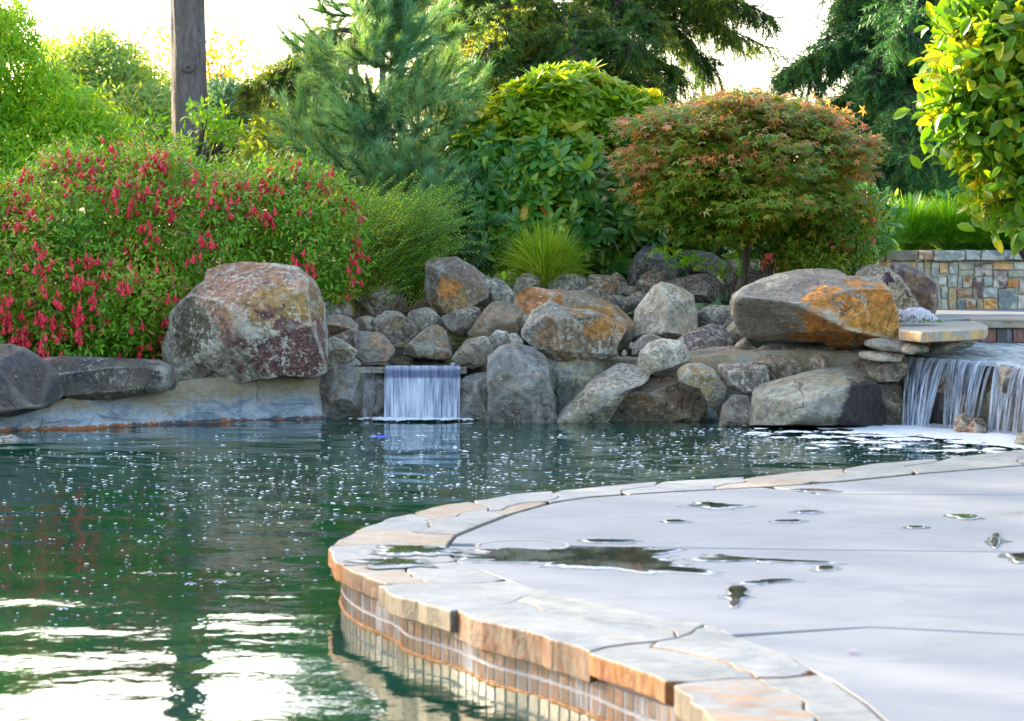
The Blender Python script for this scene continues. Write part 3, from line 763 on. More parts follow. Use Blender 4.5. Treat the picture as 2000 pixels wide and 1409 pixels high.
rows = [
 ("dark round boulder half hidden by the right end of the flowering shrub", [(622, 550), (640, 529), (659, 530), (677, 554), (680, 572), (669, 596), (632, 598)], PURP, 15.4),
 ("tan boulder standing in front of the feathery green shrub", [(688, 601), (696, 585), (735, 559), (751, 555), (774, 564), (784, 585), (786, 603), (764, 614), (717, 618), (690, 613)], TAN, None),
 ("tall brownish boulder upstream of the small waterfall, highest of the stream rocks", [(829, 533), (832, 517), (853, 504), (885, 501), (900, 512), (924, 525), (942, 548), (948, 567), (948, 590), (932, 603), (895, 608), (869, 610), (845, 603), (836, 580), (831, 556)], rockmat("rock_tall", (0.21, 0.17, 0.12), (0.20, 0.15, 0.13), (0.17, 0.17, 0.17), lichen=0.6, edge=0.7, patches=[((0.02, 0, 0.02), (6, 1, 7), (0.28, 0.19, 0.09)), ((-0.03, 0, 0.16), (14, 1, 16), (0.38, 0.17, 0.05))]), 15.15),
 ("blue grey boulder leaning on the right side of the tall brownish boulder", [(930, 528), (956, 546), (982, 550), (1000, 572), (1018, 582), (1018, 602), (990, 610), (948, 608), (936, 572)], BLUE, 15.4),
 ("small grey rock poking up left of the fountain grass foot", [(1003, 570), (1011, 546), (1029, 533), (1050, 543), (1061, 566), (1053, 578), (1010, 580)], GREY, 15.5),
 ("angular brown capped boulder directly behind the speckled centre boulder", [(1015, 565), (1040, 566), (1076, 572), (1132, 571), (1165, 585), (1209, 604), (1237, 621), (1240, 676), (1209, 690), (1154, 690), (1043, 670), (1015, 640), (1014, 593)], rockmat("rock_cap", (0.20, 0.17, 0.12), (0.17, 0.16, 0.13), None, lichen=0.5, edge=0.9, patches=[((-0.22, 0, 0.30), (6, 1, 9), (0.26, 0.12, 0.04)), ((0.12, 0, 0.22), (4, 1, 12), (0.27, 0.15, 0.05))]), 14.55),
 ("blue and tan boulder at the right foot of the fountain grass", [(1072, 556), (1073, 543), (1090, 532), (1126, 532), (1148, 546), (1151, 556), (1137, 574), (1109, 580), (1079, 576)], BLUE, 15.6),
 ("brown peaked boulder right of the blue and tan one below the grass", [(1137, 572), (1154, 540), (1170, 535), (1195, 539), (1206, 551), (1216, 570), (1206, 582), (1176, 588), (1160, 582)], BROWN, 15.6),
 ("little brown rock peeping between two boulders under the rhododendron", [(1190, 545), (1204, 533), (1223, 546), (1229, 560), (1209, 566)], BROWN, 16.2),
 ("large blue grey boulder under the lowest left maple leaves", [(1227, 559), (1231, 532), (1245, 501), (1262, 484), (1290, 490), (1325, 510), (1330, 548), (1265, 560), (1235, 568)], BLUE, 16.3),
 ("dark blue boulder in the shade beneath the maple crown", [(1300, 548), (1310, 505), (1348, 490), (1392, 497), (1414, 515), (1408, 540), (1353, 552)], DARK, 16.9),
 ("broad pale sandy boulder behind the maple trunk", [(1405, 524), (1431, 496), (1458, 492), (1494, 508), (1516, 526), (1464, 538), (1417, 540)], PALE, 17.2),
 ("brown wedge boulder in front of the large blue grey one", [(1236, 570), (1253, 540), (1275, 529), (1300, 537), (1312, 553), (1294, 566), (1259, 578)], BROWN, 15.9),
 ("long dark slab boulder left of the maple trunk", [(1298, 556), (1328, 546), (1392, 534), (1414, 543), (1424, 571), (1421, 592), (1375, 600), (1353, 590), (1330, 575)], PURP, 15.6),
 ("dark boulder right behind the foot of the maple trunk", [(1425, 545), (1445, 528), (1490, 530), (1530, 540), (1540, 565), (1490, 580), (1432, 590)], PURP, 15.9),
 ("pale rounded rock left of the brown peaked boulder", [(1130, 574), (1154, 560), (1170, 574), (1170, 588), (1148, 592), (1130, 586)], GREY, 15.1),
 ("flat reddish rock between the centre boulders", [(1170, 590), (1182, 580), (1209, 576), (1219, 590), (1211, 604), (1190, 606)], PURP, 15.0),
 ("tiny square grey rock above the whitish boulder", [(1214, 570), (1217, 558), (1242, 560), (1244, 576), (1220, 580)], GREY, 15.7),
 ("narrow grey rock tucked behind the whitish boulder's left shoulder", [(1205, 604), (1220, 586), (1240, 574), (1266, 568), (1268, 580), (1240, 604), (1222, 612)], GREY, 15.1),
 ("whitish sandy boulder, pointed on top, right of the speckled centre boulder", [(1237, 615), (1245, 593), (1265, 571), (1298, 556), (1331, 565), (1353, 579), (1359, 612), (1360, 643), (1348, 656), (1320, 668), (1292, 670), (1259, 662), (1240, 655), (1235, 632)], PALE, 14.75),
 ("dark green grey boulder between the whitish boulder and the orange boulder", [(1359, 625), (1364, 610), (1392, 598), (1425, 599), (1445, 612), (1444, 632), (1403, 642), (1370, 640)], BLUE, 14.9),
 ("low purple boulder at the right foot of the whitish boulder", [(1318, 672), (1348, 651), (1392, 634), (1417, 643), (1427, 659), (1436, 680), (1392, 690), (1340, 688)], PURP, 14.4),
 ("lichen spotted wedge rock against the orange boulder's left end", [(1416, 640), (1447, 624), (1463, 654), (1455, 672), (1425, 664)], GREY, 14.5),
 ("small grey round rock under the orange boulder's left end", [(1435, 668), (1455, 659), (1468, 675), (1464, 690), (1438, 690)], GREY, 14.2),
 ("low grey rock at the foot of the whitish boulder's left corner", [(1235, 676), (1259, 656), (1281, 654), (1300, 666), (1282, 684), (1255, 696), (1238, 690)], GREY, 14.45),
 ("upper knob of the slanting tan rock pile by the water", [(1250, 722), (1254, 690), (1270, 674), (1295, 665), (1328, 669), (1346, 683), (1345, 709), (1320, 722), (1285, 732)], rockmat("rock_knob", (0.22, 0.18, 0.12), (0.25, 0.24, 0.22), (0.26, 0.16, 0.07), lichen=1.2, edge=1.0), 13.85),
 ("long slanting tan slab reaching down into the water", [(1085, 834), (1104, 801), (1126, 782), (1154, 751), (1201, 721), (1232, 700), (1262, 700), (1268, 722), (1240, 752), (1215, 778), (1198, 805), (1175, 838)], rockmat("rock_slab", (0.21, 0.18, 0.12), (0.26, 0.26, 0.24), (0.28, 0.15, 0.06), lichen=1.1, edge=1.0), 13.75),
 ("rounded rust and grey boulder sitting in the water right of the slanting slab", [(1160, 838), (1190, 805), (1209, 785), (1237, 753), (1265, 736), (1314, 728), (1335, 745), (1364, 753), (1392, 775), (1404, 814), (1395, 838), (1237, 842)], rockmat("rock_arch", (0.14, 0.14, 0.14), (0.16, 0.13, 0.10), (0.19, 0.11, 0.06), lichen=0.4, edge=0.5), 13.85),
 ("yellow streaked rock leaning down between two boulders at the water", [(1328, 728), (1348, 716), (1370, 714), (1394, 726), (1405, 742), (1430, 773), (1416, 794), (1405, 818), (1388, 792), (1368, 760), (1334, 750)], rockmat("rock_yellow", (0.34, 0.24, 0.10), (0.24, 0.24, 0.23), (0.11, 0.10, 0.11), lichen=0.9, edge=0.9), 13.6),
 ("blocky purple topped boulder above the yellow streaked rock", [(1396, 722), (1420, 712), (1496, 717), (1500, 740), (1498, 760), (1478, 775), (1440, 762), (1412, 750)], rockmat("rock_purple_top", (0.19, 0.17, 0.14), (0.13, 0.12, 0.12), (0.14, 0.08, 0.10), lichen=0.9, edge=1.0), 13.65),
 ("square tan boulder with a pale rim beneath the orange boulder", [(1462, 712), (1505, 695), (1560, 704), (1564, 744), (1521, 756), (1500, 758), (1494, 722)], TAN, 13.8),
 ("small triangular grey rock at the waterline, left of the big smooth boulder", [(1408, 834), (1415, 795), (1438, 772), (1457, 762), (1475, 795), (1472, 834)], GREY, 13.45),
 ("square grey pillar rock standing in the water right of the small waterfall", [(958, 838), (957, 700), (974, 685), (1005, 680), (1042, 686), (1061, 703), (1072, 743), (1086, 838)], rockmat("rock_pillar", (0.13, 0.14, 0.155), (0.19, 0.205, 0.215), (0.10, 0.09, 0.08), lichen=0.25, edge=0.4), 13.72),
 ("orange topped grey rock beside the right edge of the largest boulder", [(620, 642), (643, 616), (672, 615), (695, 635), (694, 652), (648, 662), (622, 655)], rockmat("rock_orange_top", (0.24, 0.17, 0.11), (0.20, 0.20, 0.20), (0.33, 0.19, 0.11), lichen=0.7), 14.45),
 ("dark brown cube shaped rock left of the stream", [(640, 664), (690, 643), (704, 655), (706, 688), (693, 694), (668, 682)], BROWN, 14.3),
 ("sloping grey rock with an orange band beside the stream's left bank", [(693, 650), (727, 645), (748, 659), (767, 682), (764, 702), (711, 706), (697, 694)], rockmat("rock_band", (0.17, 0.18, 0.19), (0.23, 0.20, 0.17), (0.33, 0.20, 0.12), lichen=0.4), 14.2),
 ("triangular pale grey rock under the dark brown cube shaped rock", [(619, 669), (648, 659), (677, 674), (693, 687), (686, 702), (654, 716), (632, 718), (620, 705)], rockmat("rock_tri", (0.16, 0.18, 0.18), (0.20, 0.17, 0.13), (0.25, 0.26, 0.26), lichen=0.5, edge=1.0), 14.0),
 ("blue grey rock touching the largest boulder's right shoulder", [(618, 600), (638, 589), (658, 603), (688, 618), (652, 626), (622, 624)], BLUE, 14.7),
 ("small sandy rock with one fallen red petal below the dark round boulder", [(650, 596), (664, 585), (682, 596), (690, 614), (667, 618)], TAN, 14.9),
 ("narrow rock between the sandy rock and the stream's left bank", [(694, 625), (722, 616), (742, 634), (750, 654), (725, 650), (702, 645)], GREY, 14.75),
 ("brown and grey wedge boulder on the stream's left bank below the tan boulder", [(728, 630), (751, 608), (780, 613), (812, 643), (808, 664), (764, 668), (738, 657)], TAN, 14.7),
 ("smooth rounded grey boulder behind the midstream rock", [(783, 614), (822, 600), (845, 608), (868, 635), (874, 655), (830, 662), (800, 648)], GREY, 14.85),
 ("grey wedge boulder under the tall brownish boulder", [(864, 620), (895, 608), (924, 601), (942, 609), (931, 634), (918, 656), (890, 656), (878, 642)], GREY, 14.75),
 ("striped tan and blue boulder left of the angular brown capped boulder", [(917, 652), (940, 619), (961, 593), (974, 588), (1018, 602), (1020, 642), (998, 656), (961, 664), (924, 666)], rockmat("rock_striped", (0.27, 0.21, 0.14), (0.20, 0.21, 0.23), (0.30, 0.17, 0.09), lichen=0.5, edge=0.6), 14.6),
 ("brown rock standing alone in the middle of the stream above the small waterfall", [(786, 700), (790, 682), (814, 659), (836, 636), (852, 632), (866, 638), (878, 664), (878, 692), (864, 702), (816, 704)], rockmat("rock_mid", (0.19, 0.15, 0.10), (0.15, 0.15, 0.13), (0.23, 0.13, 0.06), lichen=0.4, edge=0.7, wet=((0.0, 0, -0.01), (4, 1, 22))), 14.2),
 ("sloping grey rock at the right lip of the small waterfall", [(879, 697), (900, 669), (948, 659), (960, 680), (958, 706), (921, 720), (895, 710)], GREY, 14.15),
 ("small rock with an orange spot above the sloping grey rock", [(951, 666), (971, 647), (990, 650), (999, 669), (993, 686), (967, 694)], BLUE, 14.25),
 ("narrow blue rock squeezed against the speckled centre boulder's left side", [(994, 655), (1016, 648), (1024, 680), (1000, 688)], BLUE, 14.15),
 ("blue grey rock mass left of the small waterfall", [(625, 730), (655, 716), (682, 702), (701, 716), (712, 756), (716, 830), (632, 830), (624, 780)], rockmat("rock_mass_left", (0.15, 0.165, 0.18), (0.24, 0.25, 0.25), (0.13, 0.10, 0.07), lichen=0.3, edge=0.5), 14.0),
 ("rock mass right of the small waterfall beneath the splash", [(898, 760), (910, 736), (927, 726), (962, 728), (968, 830), (902, 830)], rockmat("rock_mass_right", (0.13, 0.14, 0.14), (0.22, 0.24, 0.25), (0.10, 0.08, 0.06), lichen=0.4, edge=0.6), 13.95),
]
for lab, poly, m, D in rows:
    rock(lab, poly, m, D=D, cuts=6 if (D or 15) > 13.95 else 3)
H_c = rockmat("hero_boulder_centre", (0.17, 0.19, 0.19), (0.21, 0.21, 0.19), None, lichen=0.7, edge=1.0, spk=0.35,
    patches=[((0.03, 0, 0.17), (4.0, 0.4, 6.0), (0.19, 0.135, 0.085)), ((0.20, 0, 0.24), (5.5, 0.4, 12), (0.34, 0.17, 0.05))])
rock("speckled brown and grey centre boulder resting on the ledge right of the small waterfall",
     [(1018, 632), (1035, 615), (1065, 598), (1076, 591), (1104, 604), (1154, 609), (1195, 623), (1225, 632), (1219, 648), (1206, 672), (1203, 692), (1159, 706), (1140, 720), (1123, 723), (1104, 710), (1071, 697), (1043, 679), (1018, 654)],
     H_c, D=14.0, T=0.24, cuts=2, sub=6, seed=8, planes=[((0.25, -1, 0.1), 0.7), ((-0.8, -0.8, 0), 0.7), ((0, -0.6, 0.9), 0.88), ((0.1, -0.8, -0.8), 0.8)])
H_s = rockmat("hero_boulder_smooth", (0.21, 0.23, 0.22), (0.26, 0.28, 0.27), (0.19, 0.17, 0.13), lichen=0.2, edge=0.3, spk=0.3, wet=((0.26, 0, 0.08), (4.6, 0.3, 3.4)))
rock("big smooth grey boulder, black and wet on its right half, left of the broad waterfall",
     [(1474, 842), (1480, 800), (1486, 769), (1502, 757), (1592, 733), (1665, 720), (1699, 731), (1722, 760), (1734, 817), (1724, 842)],
     H_s, D=13.25, T=0.4, cuts=2, sub=6, seed=12, nz=0.5, p=2.3, planes=[((-0.5, -0.7, 0.6), 0.85), ((0.8, -0.8, 0.1), 0.85)])
H_o = rockmat("hero_boulder_orange", (0.13, 0.12, 0.125), (0.19, 0.185, 0.18), None, lichen=0.45, edge=0.8, layer=0.9,
    patches=[((0.25, 0, 0.16), (2.6, 0.4, 4.6), (0.34, 0.145, 0.03)), ((0.36, 0, 0.07), (4.0, 0.4, 5.6), (0.32, 0.16, 0.03)), ((0.28, 0, -0.02), (14, 0.4, 12), (0.10, 0.09, 0.09))])
rock("huge layered boulder with an orange face overhanging the rocks on the right",
     [(1443, 578), (1464, 562), (1534, 539), (1592, 527), (1652, 530), (1664, 544), (1719, 544), (1750, 549), (1754, 594), (1754, 661), (1703, 676), (1671, 688), (1636, 680), (1617, 669), (1579, 672), (1489, 674), (1461, 656), (1445, 616)],
     H_o, D=13.7, T=0.42, cuts=1, sub=6, seed=14, layer=0.012, planes=[((0.35, -1, 0.08), 0.66), ((-0.15, -0.75, 0.95), 0.72), ((-0.55, -0.7, -0.75), 0.50), ((-0.3, -0.5, -1.0), 0.72)])
rock("brown shouldered boulder behind the right end of the orange boulder", [(1668, 545), (1707, 522), (1745, 526), (1772, 560), (1796, 600), (1790, 632), (1753, 636), (1720, 600)], BROWN, D=14.6, cuts=5)
rock("purple boulder with a rounded top in front of the stone planter wall", [(1741, 524), (1752, 514), (1767, 512), (1799, 530), (1828, 555), (1837, 587), (1839, 618), (1822, 622), (1783, 606), (1752, 560)],
     rockmat("rock_violet", (0.10, 0.075, 0.13), (0.18, 0.12, 0.09), (0.22, 0.16, 0.09), lichen=0.3, edge=0.7), D=15.0, cuts=5, seed=17)
# pebbles on the ledge beside the centre boulder
for lab, x, y, s, m in (("small reddish cone shaped pebble beside the centre boulder", 1234, 676, 7, PURP), ("round pale pebble on the ledge right of the centre boulder", 1220, 690, 6, PALE), ("flat tan pebble next to the pale one on the ledge", 1240, 689, 7, TAN)):
    rock(lab, [(x - s, y + 4), (x - s * .5, y - s * .8), (x + s * .3, y - s), (x + s, y + 2), (x + s * .5, y + 5)], m, D=14.0, sub=3, cat="pebble", name="pebble", cuts=3)
# wall ledge behind the lower rocks, right
for lab, poly, m, D in (
    ("yellowish ledge rock below the speckled centre boulder", [(1052, 838), (1056, 712), (1080, 690), (1180, 694), (1240, 690), (1262, 720), (1200, 775), (1130, 838)], rockmat("rock_ledge_yellow", (0.26, 0.21, 0.12), (0.19, 0.21, 0.20), (0.16, 0.20, 0.21), lichen=0.15, edge=0.3), 14.0),
    ("long smooth grey ledge rock under the low purple boulder", [(1340, 730), (1345, 694), (1400, 682), (1480, 680), (1500, 700), (1470, 725), (1400, 740)], GREY, 14.15),
    ("dark purple ledge rock carrying the orange boulder", [(1480, 700), (1490, 674), (1560, 668), (1630, 680), (1640, 720), (1580, 760), (1560, 770), (1500, 745)], DARK, 14.0),
    ("tall flat grey ledge stone right of the square tan boulder", [(1580, 760), (1582, 694), (1600, 684), (1640, 688), (1642, 745), (1620, 765)], TAN, 13.9),
    ("dark wet brown rock face between the big smooth boulder and the broad waterfall", [(1700, 845), (1704, 760), (1716, 742), (1768, 740), (1774, 800), (1770, 845)], rockmat("rock_wet_face", (0.09, 0.07, 0.05), (0.13, 0.13, 0.12), (0.16, 0.12, 0.06), lichen=0.5, edge=0.4), 13.42),
    ("square damp grey rock under the pale shelf stones beside the broad waterfall", [(1702, 746), (1704, 700), (1772, 698), (1774, 744)], rockmat("rock_damp", (0.10, 0.10, 0.10), (0.15, 0.14, 0.12), (0.20, 0.17, 0.12), lichen=0.5, edge=0.4), 13.45),
    ("brown ledge stone above the big smooth boulder", [(1628, 745), (1632, 690), (1670, 686), (1705, 690), (1712, 735), (1690, 755)], BROWN, 13.85)):
    rock(lab, poly, m, D=D, T=0.22, cuts=5)

# ================================================================== right side: patio, spa, planter wall, broad waterfall
PZ = 0.375
M_conc2 = concrete()
def gp(x, y, z): return G(x, y, z)[:2]
pat = [gp(1752, 634, PZ), gp(1760, 605, PZ), gp(1700, 600, PZ), gp(1700, 588, PZ)]
pp = [(2.15, 14.35), (2.7, 15.0), (2.75, 15.75), (3.1, 15.95), (8, 15.95), (8, 18.6), (2.2, 18.6)]
v, f = prism(pp, PZ - 0.1, PZ)
mk("upper_patio", v, f, M_conc2, loc=(4, 17, PZ), kind="structure")
# spa shell
spa = empty("spa", (3.4, 14.3, 0.1), label="raised spa basin edged with brick tiles and flagstones, feeding the broad waterfall", cat="spa")
def block(x0, x1, y0, y1, z0, z1, jit=0.0, n=None, seed=0):
    """a rough-hewn block: box with subdivided, jittered faces"""
    bm = bmesh.new()
    bmesh.ops.create_cube(bm, size=1)
    bmesh.ops.subdivide_edges(bm, edges=bm.edges[:], cuts=1, use_grid_fill=True)
    v = np.array([q.co[:] for q in bm.verts]); f = [[x.index for x in q.verts] for q in bm.faces]; bm.free()
    d = np.array([x1 - x0, y1 - y0, z1 - z0]); c = np.array([(x0 + x1) / 2, (y0 + y1) / 2, (z0 + z1) / 2])
    v = v * d + c
    if jit: v = v + np.random.default_rng(seed).normal(0, jit, v.shape)
    return v, f
crB = [G(x, y, 0.232)[:2] for x, y in ((1762, 696), (1850, 702), (1950, 709), (2080, 724), (2200, 742))]
mk("basin", *prism([(2.15, crB[0][1] + 0.24)] + [(c_[0], c_[1] + 0.24) for c_ in crB if c_[0] > 2.16] + [(8, crB[-1][1] + 0.05), (8, 15.72), (2.15, 15.72)], -0.8, 0.19), rockmat("basin_stone", (0.10, 0.09, 0.07), (0.15, 0.14, 0.12), None, lichen=0.4), spa, loc=(3.4, 14.3, 0.1))
# rear rim: brick tile band and flagstone coping, stones butt end to end
brick_m = tilemat("spa_brick", (0.22, 0.075, 0.05)); brick_d = tilemat("spa_brick_dark", (0.07, 0.06, 0.07))
x = 2.78; k = 0
while x < 6.5:
    w = 0.105
    v, f = block(x + 0.004, x + w - 0.004, 15.70, 15.74, 0.235, 0.315)
    o = mk("brick", v, f, brick_m if (k % 3) else brick_d, spa, loc=((x + w / 2), 15.72, 0.235)); x += w; k += 1
mk("brick_backing", *prism([(2.76, 15.725), (8, 15.725), (8, 16.0), (2.76, 16.0)], 0.0, 0.318), M_mortar, spa, loc=(3.4, 14.3, 0.1))
x = 2.95; k = 0
cm = [T_peach, T_pale, T_cream]
while x < 7:
    w = [0.5, 0.38, 0.62, 0.45][k % 4]
    v, f = block(x + 0.004, x + w - 0.004, 15.64, 16.0, 0.322, 0.378 + 0.004, 0.004, seed=k)
    o = mk("coping_stone", v, f, cm[k % 3], spa, loc=(x + w / 2, 15.8, 0.32)); bevel(o, 0.008); x += w; k += 1
# left spa wall: overhanging slab on stacked stone
slab_o = [G(1753, 628, 0.40)[:2], G(1756, 642, 0.40)[:2], G(1800, 646, 0.40)[:2], G(1870, 643, 0.40)[:2], G(1924, 640, 0.40)[:2], G(1930, 634, 0.40)[:2], G(1918, 628, 0.40)[:2], G(1905, 624, 0.40)[:2]]
v, f = prism(slab_o, 0.335, 0.392)
o = mk("overhanging_slab", v, f, [stone_mat("slab_top", (0.34, 0.32, 0.29), (0.27, 0.27, 0.27), (0.42, 0.30, 0.17), 0.55, 4), stone_mat("slab_ochre_edge", (0.26, 0.25, 0.21), (0.20, 0.21, 0.21), (0.48, 0.27, 0.09), 0.5, 7)], spa, loc=(2.6, 14.0, 0.335), mids=[0, 1] + [1] * len(slab_o)); bevel(o, 0.008)
W1 = rockmat("spa_stone_wet", (0.07, 0.085, 0.10), (0.16, 0.18, 0.20), (0.22, 0.19, 0.14), lichen=0.7, edge=0.8)
def srock(nm, poly, m, D, par, T=0.15, seed=1, cuts=4):
    o = rock(None, poly, m, D=D, T=T, cuts=cuts, sub=4, seed=seed, name=nm, cat=None, p=6, topcut=.95)
    o.parent = par; o.location = o.location - par.location
    return o
srock("stone", [(1758, 645), (1792, 645), (1792, 668), (1758, 668)], GREY, 13.75, spa, 0.12, 1)
srock("stone", [(1790, 645), (1824, 645), (1822, 670), (1790, 668)], TAN, 13.75, spa, 0.12, 2)
srock("stone", [(1797, 668), (1800, 652), (1815, 646), (1826, 655), (1822, 672), (1808, 680)], PALE, 13.6, spa, 0.08, 3)
srock("stone", [(1824, 647), (1870, 646), (1914, 646), (1916, 664), (1890, 674), (1830, 678)], W1, 13.7, spa, 0.16, 4)
srock("stone", [(1826, 668), (1880, 660), (1918, 660), (1915, 678), (1860, 690), (1812, 694)], W1, 13.65, spa, 0.16, 5)
srock("stone", [(1698, 668), (1730, 664), (1780, 666), (1812, 674), (1830, 684), (1800, 692), (1770, 689), (1702, 683)], rockmat("shelf_pale", (0.36, 0.35, 0.31), (0.30, 0.31, 0.31), (0.42, 0.33, 0.22), lichen=0.9, edge=0.9), 13.5, spa, 0.2, 6)
srock("stone", [(1762, 684), (1775, 672), (1795, 680), (1785, 692), (1770, 692)], PALE, 13.25, spa, 0.05, 7)
srock("stone", [(1690, 690), (1760, 688), (1776, 696), (1770, 706), (1720, 706), (1690, 702)], GREY, 13.4, spa, 0.15, 8)
# spa water
t = NT("spa_foam_water"); co = t.obj(); n = t.noise(t.vmul(co, (6, 2.0, 1)), 1.6, 8, 0.7, 1.0)
M_spaw = t.fin(t.pbr(t.mix(t.ramp(n, 0.40, 0.55), (0.10, 0.18, 0.24), (0.52, 0.56, 0.60)), 0.25, t.bump(n, 0.6, 0.03), 0.5))
crest = np.array([G(x, y, 0.232)[:2] for x, y in ((1762, 696), (1800, 699), (1850, 702), (1900, 705), (1950, 709), (2000, 714), (2080, 724), (2200, 742))])
gx = np.linspace(2.3, 8.0, 200); gy = np.linspace(0, 1, 70)
X, U = np.meshgrid(gx, gy)
y0 = np.interp(X, crest[:, 0], crest[:, 1]); Y = y0 + U * (15.70 - y0)
Z = 0.232 + 0.006 * fbm(np.stack([X.ravel() * 5, Y.ravel() * 3, 0 * X.ravel()], 1), 3).reshape(X.shape) - 0.02 * np.clip(1 - U / 0.04, 0, 1) ** 2
V = np.stack([X.ravel(), Y.ravel(), Z.ravel()], 1); nx, nk = len(gx), len(gy); idx = np.arange(nx * nk).reshape(nk, nx)
Fq = np.stack([idx[:-1, :-1].ravel(), idx[:-1, 1:].ravel(), idx[1:, 1:].ravel(), idx[1:, :-1].ravel()], 1)
mk("spa_water", V, Fq, M_spaw, smooth=True, kind="structure")
# weir wall behind the falling water
M_weir = rockmat("weir_wall_stone", (0.06, 0.05, 0.04), (0.12, 0.10, 0.075), (0.15, 0.14, 0.13), lichen=0.25, edge=0.3)
weir = empty("weir_wall", (2.8, 13.1, WZ), label="dark wet stone wall behind the streams of the broad waterfall", cat="wall")
cr2 = np.array([G(x, y, 0.232)[:2] for x, y in ((1690, 690), (1762, 696), (1850, 702), (1950, 709), (2080, 724), (2300, 756))])
xs_ = np.linspace(cr2[0, 0], cr2[-1, 0], 90); zs_ = np.linspace(-0.5, 0.20, 30)
X, Zz = np.meshgrid(xs_, zs_); Y = np.interp(X, cr2[:, 0], cr2[:, 1]) + 0.05
V = np.stack([X.ravel(), Y.ravel(), Zz.ravel()], 1)
V[:, 1] += 0.05 * fbm(V * 3, 3) + 0.12
nx, nk = 90, 30; idx = np.arange(nx * nk).reshape(nk, nx)
Fq = np.stack([idx[:-1, :-1].ravel(), idx[:-1, 1:].ravel(), idx[1:, 1:].ravel(), idx[1:, :-1].ravel()], 1)
mk("wall_face", V, Fq, M_weir, weir, smooth=True, loc=(2.8, 13.1, WZ))
sr = np.random.default_rng(4)
for k, (poly, m) in enumerate([([(1776, 704), (1830, 706), (1828, 760), (1778, 760)], DARK), ([(1770, 762), (1826, 764), (1824, 845), (1768, 845)], DARK), ([(1832, 708), (1892, 710), (1890, 770), (1830, 768)], BROWN),
        ([(1828, 775), (1868, 770), (1872, 850), (1826, 848)], DARK), ([(1870, 790), (1900, 760), (1935, 765), (1935, 830), (1880, 826)], BROWN), ([(1894, 712), (1960, 714), (1960, 765), (1894, 765)], DARK),
        ([(1938, 770), (2010, 770), (2010, 860), (1938, 856)], BROWN), ([(1962, 716), (2060, 722), (2060, 770), (1962, 768)], DARK)]):
    q = np.array(poly, float).mean(0)
    D = float(np.interp(q[0], CX + cr2[:, 0] / cr2[:, 1] * F, cr2[:, 1])) + 0.16
    srock("stone", poly, m, D, weir, 0.09, 30 + k, 4)
rock("rusty red rock at the foot of the broad waterfall, between two streams", [(1884, 850), (1892, 832), (1915, 816), (1932, 822), (1934, 850), (1910, 858)], rockmat("rock_red_wet", (0.22, 0.07, 0.03), (0.12, 0.07, 0.05), (0.30, 0.28, 0.26), lichen=0.5, edge=1.0), D=12.72, T=0.07, cat="rock", name="rock")
rock("dark brown rock at the foot of the broad waterfall, left of the rusty red rock", [(1868, 850), (1872, 818), (1890, 808), (1912, 822), (1890, 846)], BROWN, D=12.8, T=0.08, cat="rock", name="rock")
rock("grey rock at the right border under the waterfall foam", [(1988, 872), (1996, 850), (2020, 846), (2060, 872)], GREY, D=12.1, T=0.08, cat="rock", name="rock")

# ---- falling water
def fallmat(name, dens, warm):
    t = NT(name); uv = t.n("ShaderNodeTexCoord").outputs["UV"]
    n = t.noise(t.vmul(uv, (34, 1.6, 1)), 1.0, 6, 0.65, 0.3); n2 = t.noise(t.vmul(uv, (9, 0.8, 1)), 1.0, 3, 0.5, 0.2)
    m = t.math('ADD', t.math('MULTIPLY', n, 0.6), t.math('MULTIPLY', n2, 0.4))
    al = t.ramp(m, dens - 0.1, dens + 0.08, 0.05, 0.95)
    if name.endswith('sheet'): al = t.ramp(m, 0.36, 0.56, 0.50, 0.97)
    c = t.mix(t.ramp(n, 0.4, 0.62), (0.26, 0.34, 0.48), (0.85, 0.88, 0.92))
    if name.endswith('sheet'):
        sv_ = t.n('ShaderNodeSeparateXYZ'); t.l(uv, sv_.inputs[0])
        c = t.mix(t.ramp(m, 0.38, 0.62), (0.22, 0.28, 0.42), (0.80, 0.84, 0.92))
        c = t.mix(t.ramp(sv_.outputs[1], 0.0, 0.03, 1, 0), c, (0.6, 0.64, 0.7))
        c = t.mix(t.math('MULTIPLY', t.ramp(sv_.outputs[1], 0.03, 0.10), t.ramp(sv_.outputs[1], 0.24, 0.20)), c, (0.16, 0.18, 0.30))
    b = t.pbr(c, 0.22, t.bump(n, 0.6, 0.01), 0.6)
    tl = t.n("ShaderNodeBsdfTranslucent"); tl.inputs[0].default_value = (0.75, 0.83, 0.95, 1)
    mm = t.n("ShaderNodeMixShader"); mm.inputs[0].default_value = 0.3; t.l(b, mm.inputs[1]); t.l(tl.outputs[0], mm.inputs[2])
    tr = t.n("ShaderNodeBsdfTransparent")
    m2 = t.n("ShaderNodeMixShader"); t.l(al, m2.inputs[0]); t.l(tr.outputs[0], m2.inputs[1]); t.l(mm.outputs[0], m2.inputs[2])
    return t.fin(m2.outputs[0])
M_fall = fallmat("falling_water", 0.54, 0)
M_sheet = fallmat("falling_water_sheet", 0.44, 0)
M_veil = fallmat("falling_water_veil", 0.64, 0)
